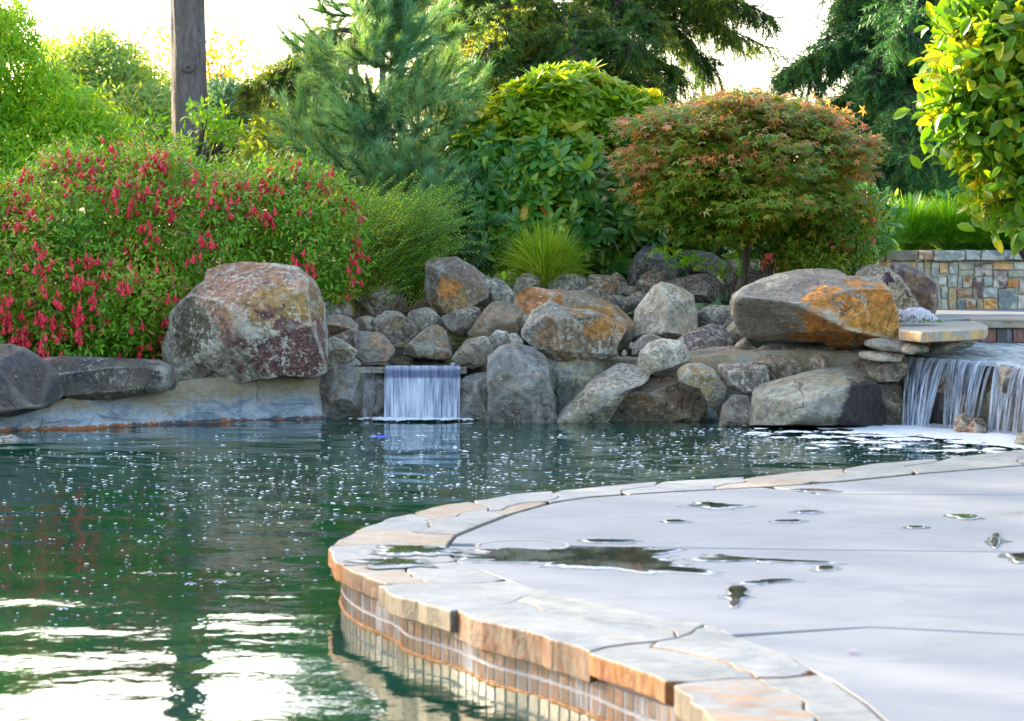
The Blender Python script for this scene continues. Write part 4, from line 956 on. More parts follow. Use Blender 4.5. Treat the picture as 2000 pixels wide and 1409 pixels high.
def stream(par, a, b, w0, w1, z0, z1, out, mat, seed, nm="stream", nu=9, nv=26, thick=0.006):
    """a ribbon of water leaving the crest at a, landing at b (x,y), widths w0/w1, as a parabola with real thickness"""
    r = np.random.default_rng(seed)
    a = np.array(a, float); b = np.array(b, float)
    dirx = np.array([0.96, -0.28]) if nm == "stream" else np.array([1.0, 0.0])
    V = []; UV = []
    ph = r.uniform(0, 9)
    for side in (0, 1):
        for j in range(nv):
            v = j / (nv - 1)
            fall = v
            hor = math.sqrt(max(0, fall)) * 0.85 + 0.15 * fall
            c = a + (b - a) * hor
            w = w0 + (w1 - w0) * v
            for i in range(nu):
                u = i / (nu - 1) - 0.5
                q = c + dirx * w * u
                dep = 0.006 * math.sin(u * 21 + ph + v * 2) + 0.004 * math.sin(u * 43 + ph * 2) - thick * side
                V.append((q[0], q[1] - dep - 0.012 * (1 - 4 * u * u) * (1 - side), z0 + (z1 - z0) * (fall)))
                UV.append((u * w0 / 0.35 + seed * 0.37 + 0.5, v))
    n = nu * nv; f = []
    for s in (0, 1):
        for j in range(nv - 1):
            for i in range(nu - 1):
                k = s * n + j * nu + i
                q = (k, k + nu, k + nu + 1, k + 1)
                f.append(q if s == 0 else q[::-1])
    for j in range(nv - 1):
        for i in (0, nu - 1):
            k = j * nu + i; f.append((k, k + nu, k + nu + n, k + n))
    return mk(nm, np.array(V), f, mat, par, smooth=True, loc=tuple(par.location), uv=UV)
fl = empty("broad_waterfall", (2.75, 12.95, WZ), label="broad waterfall of separate white streams pouring from the spa on the right", cat="waterfall")
ST = [  # crest px x, landing px x, landing px y, width at crest px, width at foot px
 (1778, 1768, 838, 16, 12), (1796, 1776, 838, 22, 14), (1818, 1788, 840, 22, 16), (1836, 1800, 841, 20, 10), (1850, 1808, 841, 14, 8),
 (1862, 1846, 843, 18, 8), (1878, 1856, 844, 20, 8), (1898, 1866, 846, 22, 9), (1914, 1884, 847, 16, 8), (1928, 1892, 848, 10, 7),
 (1958, 1936, 852, 22, 14), (1976, 1950, 853, 22, 14), (1992, 1962, 855, 20, 14), (2010, 1982, 857, 24, 14), (2030, 2000, 859, 30, 20), (2070, 2035, 864, 40, 30), (2120, 2085, 870, 40, 30), (2165, 2140, 880, 36, 26), (1889, 1862, 845, 8, 4), (1942, 1904, 849, 6, 4), (1845, 1846, 843, 5, 4)]
crp = np.array([(1762, 696), (1800, 699), (1850, 702), (1900, 705), (1950, 709), (2000, 714), (2080, 724), (2200, 742)], float)
for k, (xa, xb, yb, wa, wb) in enumerate(ST):
    A = G(xa, float(np.interp(xa, crp[:, 0], crp[:, 1])), 0.232); B = G(xb, yb, WZ)
    stream(fl, A[:2], B[:2], wa * 13 / F * 0.95, wb * 12.8 / F * 1.0, 0.232, WZ - 0.01, 0.1, M_fall, 50 + k)
small = empty("small_waterfall", P(820, 815, 13.95), label="small waterfall sheet dropping between the boulders left of centre", cat="waterfall")
zl = 0.165
for k, (x0, x1, m, y1) in enumerate([(751, 806, M_sheet, 818), (800, 862, M_sheet, 818), (857, 899, M_sheet, 818), (706, 732, M_veil, 817)]):
    A = G((x0 + x1) / 2, 714, zl); B = G((x0 + x1) / 2 + 1, y1, WZ)
    B[1] = A[1] - (0.10, 0.108, 0.095, 0.07)[k]; B[0] = (((x0 + x1) / 2) - CX) / F * B[1]
    stream(small, A[:2], B[:2], (x1 - x0) * 14.05 / F, (x1 - x0) * 14.05 / F * (1.03, 0.96, 0.94, 0.7)[k], zl, WZ - 0.01, 0, m, 90 + k, nm="sheet", nu=41)
lipy = G(800, 714, zl)[1]
# lip stone and rock behind the sheet
v, f = block(P(696, 0, lipy)[0], P(912, 0, lipy)[0], lipy + 0.0, lipy + 0.5, 0.12, 0.158, 0.004, seed=3)
o = mk("lip_stone", v, f, rockmat("lip_rock", (0.08, 0.07, 0.06), (0.14, 0.13, 0.12), None, lichen=0.2), loc=(-0.58, lipy + 0.2, 0.12), label="thin flat ledge stone the small waterfall spills over", cat="ledge stone"); bevel(o, 0.006)
rock("dark rock face behind the small waterfall sheet", [(690, 840), (694, 722), (740, 720), (905, 720), (908, 840)], rockmat("fall_back", (0.09, 0.08, 0.07), (0.17, 0.16, 0.16), (0.12, 0.13, 0.16), lichen=0.2, edge=0.3), D=lipy + 0.07, T=0.1, cuts=3, p=5)
# stream water over the lip, running back between the rocks
t = NT("stream_water"); co = t.obj(); n = t.noise(t.vmul(co, (9, 5, 1)), 1.3, 4, 0.6, 0.6)
M_str = t.fin(t.pbr(t.mix(t.ramp(t.noise(t.vmul(co, (16, 7, 1)), 1.2, 5, 0.7), 0.6, 0.68, 0, 0.9), (0.03, 0.025, 0.018), (0.75, 0.8, 0.86)), 0.04, t.bump(n, 0.5, 0.02), 0.6))
gx = np.linspace(-1, 1, 50); gy = np.linspace(0, 1, 50); X, U = np.meshgrid(gx, gy)
cy = lipy - 0.012 + U * 1.5
wl_ = np.interp(U, [0, .3, 1], [0.31, 0.40, 0.5]); cx_ = np.interp(U, [0, 1], [-0.585, -0.45])
Xw = cx_ + X * wl_
Zw = 0.168 + np.interp(U, [0, 0.02, 0.35, 0.42, 0.8, 1], [0, 0.002, 0.035, 0.07, 0.12, 0.16]) + 0.004 * fbm(np.stack([Xw.ravel() * 12, cy.ravel() * 8, 0 * cy.ravel()], 1), 3).reshape(X.shape)
V = np.stack([Xw.ravel(), cy.ravel(), Zw.ravel()], 1); idx = np.arange(2500).reshape(50, 50)
Fq = np.stack([idx[:-1, :-1].ravel(), idx[:-1, 1:].ravel(), idx[1:, 1:].ravel(), idx[1:, :-1].ravel()], 1)
mk("stream_water", V, Fq, M_str, smooth=True, kind="structure")

# ---- foam
M_foam = plain("foam_white", (0.66, 0.69, 0.72), 0.6, 0.06, 40, 0.4)
def foam_sheet(name, x0, x1, y0, y1, fn, step, label):
    gx = np.arange(x0, x1, step); gy = np.arange(y0, y1, step * 1.4)
    X, Y = np.meshgrid(gx, gy); p = np.stack([X.ravel(), Y.ravel()], 1)
    m = fn(p).reshape(X.shape)
    Z = WZ + 0.010 + np.clip(m, -0.5, 1.0) * 0.022
    idx = np.arange(X.size).reshape(X.shape)
    q = np.stack([idx[:-1, :-1].ravel(), idx[:-1, 1:].ravel(), idx[1:, 1:].ravel(), idx[1:, :-1].ravel()], 1)
    mm = m.ravel()
    keep = (mm[q] > 0).sum(1) >= 2
    V = np.stack([X.ravel(), Y.ravel(), Z.ravel()], 1)
    q = q[keep]; u, inv = np.unique(q, return_inverse=True); q = inv.reshape(q.shape)
    mk(name, V[u], q, M_foam, smooth=True, kind="stuff", label=label)
def fm(p):
    d = np.full(len(p), 9.0)
    for xa, xb, yb, *_ in ST[:15]:
        B = G(xb, yb, WZ); d = np.minimum(d, np.hypot((p[:, 0] - B[0]) * 0.8, (p[:, 1] - B[1] + 0.12) * 0.75))
    n = fbm(np.c_[p * np.array([5, 6]), np.zeros(len(p))], 5)
    far = np.hypot(p[:, 0] - 2.35, (p[:, 1] - 12.9) * 0.8)
    return np.maximum(0.42 - d * 1.2 + n * 0.38, 0.30 - far * 0.42 + n * 0.62 - 0.12)
foam_sheet("waterfall_foam", 1.2, 3.4, 11.6, 13.45, fm, 0.011, "white foam spread over the pool below the broad waterfall")
def fs(p):
    d = abs(p[:, 1] - (lipy - 0.14) + 0.03 * np.sin(p[:, 0] * 17)) * 3.2 + np.maximum(0, abs(p[:, 0] + 0.56) - 0.22) * 2.6
    return 0.26 - d + 0.42 * fbm(np.c_[p * 18, np.zeros(len(p))], 4)
foam_sheet("splash_foam", -1.1, -0.15, lipy - 0.35, lipy, fs, 0.008, "thin line of splash foam at the foot of the small waterfall")
# bubbles drifting on the pool
br = np.random.default_rng(9)
V = []; Fq = []; o = 0
base = [(math.cos(a), math.sin(a)) for a in np.linspace(0, 2 * math.pi, 8, endpoint=False)]
def inpoly_deck(x, y):
    # in front of the outer deck line?
    return y < np.interp(x, [p[0] for p in OUT[:26]][::-1], [p[1] for p in OUT[:26]][::-1]) - 3 if x > 650 else True
cnt = 0
zones = [(660, 1500, 845, 985, 420), (1200, 1960, 842, 925, 560), (0, 700, 885, 1010, 330), (0, 660, 1000, 1230, 110), (300, 760, 900, 1060, 200), (1350, 1990, 838, 880, 350), (740, 1250, 880, 975, 220), (0, 1300, 850, 960, 260), (0, 640, 950, 1150, 160)]
for x0, x1, y0, y1, nn in zones:
    for _ in range(nn):
        x, y = br.uniform(x0, x1), y0 + (y1 - y0) * br.uniform(0, 1) ** 1.2
        if not inpoly_deck(x, y): continue
        if fbm(np.array([[x / 90, y / 25, 3.3]]), 2)[0] < -0.45: continue
        g = G(x, y, WZ); r = (br.choice([1.5, 2.2, 3.0, 4.2], p=[.25, .35, .28, .12])) * g[1] / F * br.uniform(.8, 1.2)
        for q, (rr, zz) in enumerate(((1, -0.004), (0.8, 0.18), (0.001, 0.28))):
            for c, s in base: V.append((g[0] + c * rr * r, g[1] + s * rr * r, WZ + 0.004 + zz * r * 0.8))
        for q in (0, 1):
            for k in range(8): Fq.append((o + q * 8 + k, o + q * 8 + (k + 1) % 8, o + q * 8 + 8 + (k + 1) % 8, o + q * 8 + 8 + k))
        o += 24
mk("drifting_bubbles", np.array(V), np.array(Fq), M_foam, smooth=True, kind="stuff", label="small white bubbles drifting on the dark pool water")

# ---- floating blossoms
M_blos = plain("blossom_lilac_white", (0.66, 0.60, 0.74), 0.6, 0.1, 30)
M_bctr = plain("blossom_centre", (0.25, 0.16, 0.12), 0.7)
for k, (x, y, lab) in enumerate(((372, 1148, "pale lilac blossom floating left of its twin in mid pool"), (430, 1144, "pale lilac blossom floating right of its twin in mid pool"), (122, 1197, "pale blossom floating alone near the left border of the pool"))):
    g = G(x, y, WZ); b = empty("floating_blossom", g, label=lab, cat="blossom", group="blossoms floating on the pool")
    r = 12 * g[1] / F
    v = []; f = []
    for j in range(5):
        a = j * 2 * math.pi / 5 + k
        pc = np.array([math.cos(a), math.sin(a)]) ; pn = np.array([-pc[1], pc[0]])
        pts = [(0, 0, .2), (.45, .32, .35), (.95, .25, .15), (1.05, 0, .1), (.95, -.25, .15), (.45, -.32, .35)]
        i0_ = len(v)
        for u, w, z in pts:
            q = pc * u * r + pn * w * r; v.append((g[0] + q[0], g[1] + q[1], WZ + 0.008 + z * r))
        f += [(i0_, i0_ + 1, i0_ + 2, i0_ + 3), (i0_, i0_ + 3, i0_ + 4, i0_ + 5)]
    mk("petals", np.array(v), f, M_blos, b, loc=tuple(g))
    vv, ff = ICO[3]; mk("centre", vv * r * 0.22 + np.array([g[0], g[1], WZ + 0.012 + 0.2 * r]), ff, M_bctr, b, loc=tuple(g))
# fallen petal on the deck
g = G(1664, 1278, 0.0)
u = np.linspace(-1, 1, 9); w = np.linspace(-1, 1, 7); U, Wd = np.meshgrid(u, w)
hx = np.sqrt(np.clip(1 - U * U, 0, 1))
v = np.stack([g[0] + U * 0.012, g[1] + Wd * hx * 0.009, 0.002 + 0.006 * (Wd ** 2) * hx + 0.003 * U ** 2], -1).reshape(-1, 3)
idx = np.arange(63).reshape(7, 9); Fq = np.stack([idx[:-1, :-1].ravel(), idx[:-1, 1:].ravel(), idx[1:, 1:].ravel(), idx[1:, :-1].ravel()], 1)
mk("fallen_petal", v, Fq, plain("petal_pink", (0.80, 0.62, 0.78), 0.5), loc=tuple(g), smooth=True, label="single pale pink petal lying on the near concrete slab", cat="petal")
# underwater lamp glow showing at the surface
t = NT("pool_lamp_blue"); em = t.n("ShaderNodeEmission"); em.inputs[0].default_value = (0.02, 0.06, 1.0, 1); em.inputs[1].default_value = 0.35; t.fin(em.outputs[0])
g = G(742, 853, WZ); vv, ff = ICO[3]
lamp = empty("pool_lamp", g, label="small blue lit pool lamp in the water below the small waterfall", cat="pool lamp")
mk("lens", vv * np.array([0.045, 0.028, 0.005]) + g + np.array([0, 0, 0.002]), ff, t.m, lamp, loc=tuple(g), smooth=True)
v, f = ring(0.05, 0.058, -0.02, 0.003); mk("bezel", v * np.array([1, .72, 1]) + g, f, plain("lamp_bezel", (0.2, 0.22, 0.3), 0.3), lamp, loc=tuple(g))

# ---- planter wall of cut stone
pw = empty("planter_wall", (3.6, 18.5, PZ), label="low planter wall of squared multicoloured stones with a flat cap, right edge", cat="wall")
WD = 18.45
def wx(zx): return (1680 + zx * 0.1633 - CX) / F * WD
def wz(zy): return CZ - (470 + zy * 0.1633 - HY) / F * WD
stones = [(300, 245, 500, 330, 't'), (505, 250, 675, 330, 't'), (680, 255, 762, 388, 'p'), (768, 255, 842, 438, 't'), (848, 260, 940, 438, 'b'), (946, 260, 1055, 398, 'o'), (1062, 260, 1168, 400, 'b'), (1176, 260, 1362, 352, 'g'), (1176, 357, 1362, 430, 'g'), (1368, 260, 1580, 430, 'v'), (1586, 260, 1832, 346, 'o'), (1836, 256, 1990, 352, 'w'),
 (930, 442, 1032, 538, 'w'), (1036, 406, 1160, 565, 'b'), (1164, 436, 1222, 566, 'b'), (1228, 436, 1336, 574, 'k'), (1342, 436, 1462, 700, 'v'), (1468, 440, 1582, 556, 'b'), (1586, 352, 1760, 576, 'v'), (1766, 356, 1990, 448, 'g'), (1766, 454, 1886, 574, 'O'), (1892, 454, 1990, 646, 'k'),
 (850, 442, 928, 560, 'g'), (966, 542, 1050, 698, 'b'), (1056, 570, 1150, 858, 't'), (1154, 578, 1338, 690, 'k'), (1468, 560, 1642, 694, 'p'), (1648, 582, 1884, 830, 'B'), (1888, 650, 1990, 828, 'w'),
 (972, 702, 1050, 858, 'w'), (1154, 694, 1250, 850, 'B'), (1256, 696, 1382, 845, 'k'), (1386, 704, 1464, 832, 't'), (1468, 698, 1642, 828, 'O'), (680, 392, 762, 520, 't'), (768, 442, 846, 560, 'w'), (850, 564, 962, 700, 'b'), (850, 704, 968, 858, 't'), (500, 335, 675, 440, 'g')]
sr = np.random.default_rng(33)
x = 1994
while x < 3600:
    z = 256
    w = sr.uniform(90, 200)
    while z < 800:
        h = min(sr.uniform(90, 180), 850 - z)
        if 850 - z - h < 60: h = 850 - z
        stones.append((x, z, x + w - 5, z + h - 5, sr.choice(list('tpbogvwkBO')))); z += h
    x += w
SCL = {'t': ((0.459, 0.343, 0.180), (0.370, 0.297, 0.189), (0.549, 0.355, 0.161)), 'p': ((0.459, 0.469, 0.416), (0.332, 0.343, 0.322), None), 'b': ((0.242, 0.275, 0.246), (0.357, 0.366, 0.322), (0.485, 0.469, 0.388)), 'o': ((0.638, 0.458, 0.218), (0.587, 0.480, 0.322), (0.638, 0.332, 0.104)),
       'g': ((0.332, 0.332, 0.246), (0.459, 0.412, 0.293), None), 'v': ((0.549, 0.469, 0.378), (0.370, 0.286, 0.237), (0.140, 0.080, 0.066)), 'w': ((0.689, 0.629, 0.501), (0.587, 0.549, 0.445), None), 'k': ((0.587, 0.480, 0.350), (0.459, 0.366, 0.274), (0.332, 0.126, 0.047)),
       'B': ((0.140, 0.160, 0.161), (0.217, 0.252, 0.227), (0.434, 0.423, 0.359)), 'O': ((0.700, 0.355, 0.076), (0.612, 0.423, 0.208), (0.459, 0.183, 0.047))}
SMT = {k: stone_mat("wall_stone_" + n, a, b, c, 0.52, 6.0, 0.7, 0.8) for (k, (a, b, c)), n in zip(SCL.items(), ("tan", "pale_blue", "blue_grey", "honey", "grey", "whitish_brown", "white", "rust_flecked", "slate", "ochre"))}
for k, (x0, z0, x1, z1, c) in enumerate(stones):
    dx = 4
    v, f = block(wx(x0 + dx), wx(x1 - dx), WD + sr.uniform(-0.012, 0.0), WD + 0.06, wz(z1 - dx), wz(z0 + dx), 0.0035, seed=k)
    o = mk("stone", v, f, SMT[c], pw, loc=((wx(x0) + wx(x1)) / 2, WD + 0.03, wz(z1)))
    bevel(o, 0.007)
mk("mortar_core", *prism([(wx(300), WD + 0.012), (wx(3650), WD + 0.012), (wx(3650), WD + 0.3), (wx(300), WD + 0.3)], 0.2, wz(250)), plain("wall_mortar", (0.40, 0.38, 0.32), 0.9, 0.2, 40), pw, loc=(3.6, 18.5, PZ))
caps = [(100, 292, 'T'), (296, 680, 'T'), (684, 862, 'k'), (866, 1240, 'b'), (1244, 1430, 'p'), (1434, 1812, 'B'), (1816, 2200, 'b'), (2204, 2600, 'g'), (2604, 3050, 'b'), (3054, 3600, 't')]
SMT['T'] = stone_mat("wall_cap_brown", (0.22, 0.19, 0.14), (0.17, 0.15, 0.12), (0.30, 0.20, 0.11), 0.6, 6, 0.7, 0.9)
for k, (x0, x1, c) in enumerate(caps):
    v, f = block(wx(x0 + 1), wx(x1 - 1), WD - 0.06, WD + 0.36, wz(238 + sr.uniform(-6, 6)), wz(115), 0.004, seed=70 + k)
    o = mk("cap_stone", v, f, SMT[c], pw, loc=((wx(x0) + wx(x1)) / 2, WD + 0.1, wz(240)))
    bevel(o, 0.010)

# ---- path lights
M_bronze = plain("bronze_metal", (0.07, 0.045, 0.06), 0.4, 0.2, 20, 0.1, metal=0.7)
def lathe(prof, n=20):
    v = []; f = []
    for r, z in prof:
        for k in range(n): a = 2 * math.pi * k / n; v.append((r * math.cos(a), r * math.sin(a), z))
    for j in range(len(prof) - 1):
        for k in range(n): f.append((j * n + k, j * n + (k + 1) % n, (j + 1) * n + (k + 1) % n, (j + 1) * n + k))
    return np.array(v), np.array(f)
p = P(1733, 549, 13.95); s = 13.95 / F
pl = empty("path_light", (p[0], p[1], p[2] - 0.25), label="bronze garden path light with a cone hood in front of the purple boulder", cat="path light")
v, f = lathe([(0.001, 7 * s), (3.0 * s, 7 * s), (6.5 * s, 15 * s), (17.5 * s, -1 * s), (18 * s, -2.5 * s), (16 * s, -2 * s), (2 * s, 8 * s)]); 
v, f = lathe([(0.0005, 17 * s), (6 * s, 16.5 * s), (6.5 * s, 13 * s), (5 * s, 12.5 * s), (8 * s, 11 * s), (17.5 * s, -1 * s), (18 * s, -2.5 * s), (16 * s, -2 * s), (6 * s, 8 * s), (0.0005, 8.5 * s)])
mk("hood", v + p, f, M_bronze, pl, loc=tuple(p), smooth=False)
v, f = tube([p + [0, 0, 10 * s], p - [0, 0, 0.3]], [0.006, 0.006]); mk("stem", v, f, M_bronze, pl, loc=tuple(p))
p = P(1508, 497, 15.4); s = 15.4 / F
pl = empty("path_light", (p[0], p[1], p[2] - 0.25), label="black stake path light standing behind the orange boulder beside the maple trunk", cat="path light")
M_blk = plain("black_metal", (0.02, 0.02, 0.022), 0.5)
v, f = lathe([(0.0005, 3 * s), (3 * s, 2 * s), (10 * s, -5 * s), (9 * s, -6 * s), (0.0005, -2 * s)]); mk("hood", v + p, f, M_blk, pl, loc=tuple(p))
v, f = tube([p, p - [0, 0, 0.12], p - [0, 0, 0.3]], [0.006, 0.007, 0.008]); mk("stem", v, f, M_blk, pl, loc=tuple(p))

# ================================================================== plants
def leaf_t(L=1.0, W=0.4, fold=0.12, droop=0.12, n=2):
    """a pointed leaf along +Y, normal +Z, length 1"""
    if n == 1:
        v = [(0, 0, 0), (W / 2, L * .45, fold * W), (0, L, -droop), (-W / 2, L * .45, fold * W)]
        return np.array(v), np.array([(0, 1, 3), (1, 2, 3)])
    v = [(0, 0, 0), (W * .36, L * .22, fold * W), (W * .5, L * .5, fold * W - droop * .2), (W * .34, L * .8, fold * W * .6 - droop * .6), (0, L, -droop), (-W * .34, L * .8, fold * W * .6 - droop * .6), (-W * .5, L * .5, fold * W - droop * .2), (-W * .36, L * .22, fold * W), (0, L * .5, -0.02)]
    return np.array(v), np.array([(k, (k + 1) % 8, 8) for k in range(8)])
def palmate():
    v = [(0, 0, 0)]; f = []
    for k, (a, l) in enumerate(((-105, .5), (-55, .85), (0, 1.0), (55, .85), (105, .5))):
        a = R_(a); d = np.array([math.sin(a), math.cos(a), 0]); p = np.array([d[1], -d[0], 0])
        i = len(v)
        v += [tuple(d * l * .42 + p * .12), tuple(d * l + [0, 0, -.12]), tuple(d * l * .42 - p * .12)]
        f += [(0, i, i + 2), (i, i + 1, i + 2)]
    return np.array(v), np.array(f)
def sprig_t(n=16, L=1.0, nl=0.28, w=0.03, ang=50, seed=0, tip=0.0):
    """needles around an axis +Y"""
    r = np.random.default_rng(seed); v = []; f = []
    for k in range(n):
        y = L * (k + 0.5) / n * (1 - 0.05); a = k * 2.4 + r.uniform(-.3, .3)
        al = R_(ang * r.uniform(.7, 1.2)); l = nl * r.uniform(.75, 1.15)
        d = np.array([math.cos(a) * math.sin(al), math.cos(al), math.sin(a) * math.sin(al)])
        s = np.cross(d, [0, 1, 0.3]); s = s / np.linalg.norm(s) * w
        b = np.array([0, y, 0]); i = len(v)
        v += [b - s, b + s, b + d * l]; f.append((i, i + 1, i + 2))
    v += [(-w * .6, 0, 0), (w * .6, 0, 0), (0, L, 0)]; f.append((len(v) - 3, len(v) - 2, len(v) - 1))
    return np.array(v), np.array(f)
def frames(d, n):
    d = unit(d); x = unit(np.cross(d, n)); z = np.cross(x, d)
    return np.stack([x, d, z], 2)                              # columns: x, y, z
def scatter(tv, tf, pos, R, sc):
    V = np.einsum('nij,vj->nvi', R, tv) * sc[:, None, None] + pos[:, None, :]
    n, m = V.shape[:2]
    Fq = tf[None] + (np.arange(n) * m)[:, None, None]
    return V.reshape(-1, 3), Fq.reshape(-1, tf.shape[1])
def quat(R): return Matrix(R.tolist()).to_quaternion()
def put(parent, name, templ, pos, R, sc, mat, nparts=0, stuff="leaves"):
    """nparts of the copies that show largest become parts of their own (shared mesh), the rest one part"""
    tv, tf = templ
    pos = np.asarray(pos); n = len(pos)
    chosen = np.zeros(n, bool)
    if nparts:
        px = CX + pos[:, 0] / pos[:, 1] * F; py = HY - (pos[:, 2] - CZ) / pos[:, 1] * F
        cell = max(6.0, float(np.median(sc)) * F / float(np.median(pos[:, 1])) * 0.55)
        inv = (px > 0) & (px < 2000) & (py > 0) & (py < 1409)
        key = (np.floor(px / cell) * 100000 + np.floor(py / cell)).astype(np.int64)
        order = np.argsort(pos[:, 1]); seen = set(); pick = []
        for i in order:
            if inv[i] and key[i] not in seen: seen.add(key[i]); pick.append(i)
        face = abs(R[:, 1, 2])                                  # how squarely the blade faces the camera
        pick.sort(key=lambda i: -sc[i] / pos[i, 1] * (0.3 + face[i]))
        chosen[pick[:nparts]] = True
        mes = meshdata(name, tv, tf, mats=(mat,))
        pl = np.array(parent.location)
        for i in np.nonzero(chosen)[0]:
            o = bpy.data.objects.new(name, mes); COL.objects.link(o); o.parent = parent
            q = quat(R[i]); s = float(sc[i])
            o.location = Vector((pos[i] - pl).tolist()); o.rotation_mode = 'QUATERNION'; o.rotation_quaternion = q; o.scale = (s, s, s)
    rest = ~chosen
    V, Fq = scatter(tv, tf, pos[rest], R[rest], sc[rest])
    return mk(stuff, V, Fq, mat, parent, loc=tuple(parent.location), kind="stuff" if nparts else None)
def envelope(env, n, r, inward=0.35, rough=0.16, rear=0.35, gap=0.0, gf=3.0, bottom=-0.9):
    """points with outward normals on the merged surface of lobes given as (px, py, rx, ry, D, depth radius m)"""
    C = np.array([P(e[0], e[1], e[4]) for e in env]); A = np.array([(e[2] * e[4] / F, e[5], e[3] * e[4] / F) for e in env])
    wt = (A[:, 0] * A[:, 2]) ** 0.9; wt = wt / wt.sum()
    pts = []; nor = []; dep = []
    need = n
    while need > 0:
        m = need * 3 + 50
        k = r.choice(len(env), m, p=wt)
        d = unit(r.normal(size=(m, 3)))
        keep = (d[:, 1] < 0.25) | (r.uniform(size=m) < rear)
        keep &= d[:, 2] > bottom
        d, k = d[keep], k[keep]
        u = r.uniform(size=len(d)) ** 1.8
        s = 1 - u * inward
        p = C[k] + A[k] * d * s[:, None]
        p = p + d * A[k] * (rough * fbm(p * gf * 0.8 + 7, 3))[:, None]
        ins = np.zeros(len(p), bool)
        for j in range(len(env)):
            q = (((p - C[j]) / A[j]) ** 2).sum(1)
            ins |= (q < (1 - inward - 0.05) ** 2) & (k != j)
        ok = ~ins
        if gap: ok &= noise(p * gf + 3) > -gap_t(gap)
        p, d, k, u = p[ok], d[ok], k[ok], u[ok]
        pts.append(p); nor.append(unit(d / A[k])); dep.append(u); need -= len(p)
    return np.concatenate(pts)[:n], np.concatenate(nor)[:n], np.concatenate(dep)[:n]
def gap_t(g): return 0.6 - g
def clusters(p, nrm, r, k, leaf, spread, up=0.25, twig=1.0, droop=0.0, whorl=False, flat=0.5, jit=0.5):
    """k leaves around each cluster point; returns pos, R, scale"""
    m = len(p)
    ax = unit(nrm + np.array([0, 0, up]) + r.normal(0, jit * 0.5, (m, 3)))
    P_, D_, N_, S_ = [], [], [], []
    for j in range(k):
        if whorl:
            a = 2 * math.pi * j / k + r.uniform(0, 6.28, m) * 0 + np.arange(m) * 1.7
            t1 = unit(np.cross(ax, [0.21, 0.3, 0.93])); t2 = np.cross(ax, t1)
            rad = np.cos(a)[:, None] * t1 + np.sin(a)[:, None] * t2
            op = r.uniform(0.15, 0.9, m)[:, None]
            d = unit(rad + ax * op - np.array([0, 0, droop]))
            P_.append(p + ax * spread * (-0.1 * r.uniform(size=(m, 1)))); D_.append(d); N_.append(unit(ax * 1.0 + np.array([0, 0, .3]) + r.normal(0, .15, (m, 3))))
        else:
            off = r.normal(0, 1, (m, 3)) * spread
            off[:, 2] *= flat
            d = unit(ax * 0.5 + r.normal(0, 0.8, (m, 3)) - np.array([0, 0, droop]))
            P_.append(p + off); D_.append(d); N_.append(unit(np.array([0, -0.35, 1.0]) + nrm * 0.5 + r.normal(0, jit, (m, 3))))
        S_.append(leaf * r.uniform(0.65, 1.2, m))
    return np.concatenate(P_), frames(np.concatenate(D_), np.concatenate(N_)), np.concatenate(S_)
def stems(parent, base, tips, r, mat, rad=0.02, name="branch", n=5, sag=0.1):
    parts = []
    for t in tips:
        mid = (base + t) / 2 + np.array([r.normal(0, .08), r.normal(0, .08), sag]) * np.linalg.norm(t - base)
        parts.append(tube(bez(base, mid, t, 7), np.linspace(rad, rad * 0.25, 7), n))
    V, Fq = join(parts)
    return mk(name, V, Fq, mat, parent, smooth=True, loc=tuple(parent.location))

B_br = barkmat("bark_brown", (0.05, 0.035, 0.025), (0.13, 0.10, 0.08))
B_gr = barkmat("bark_grey", (0.055, 0.048, 0.045), (0.15, 0.13, 0.12), (9, 9, 2.2), 1.0)
B_maple = barkmat("bark_maple", (0.11, 0.095, 0.065), (0.21, 0.18, 0.13), (30, 30, 6), 0.4)

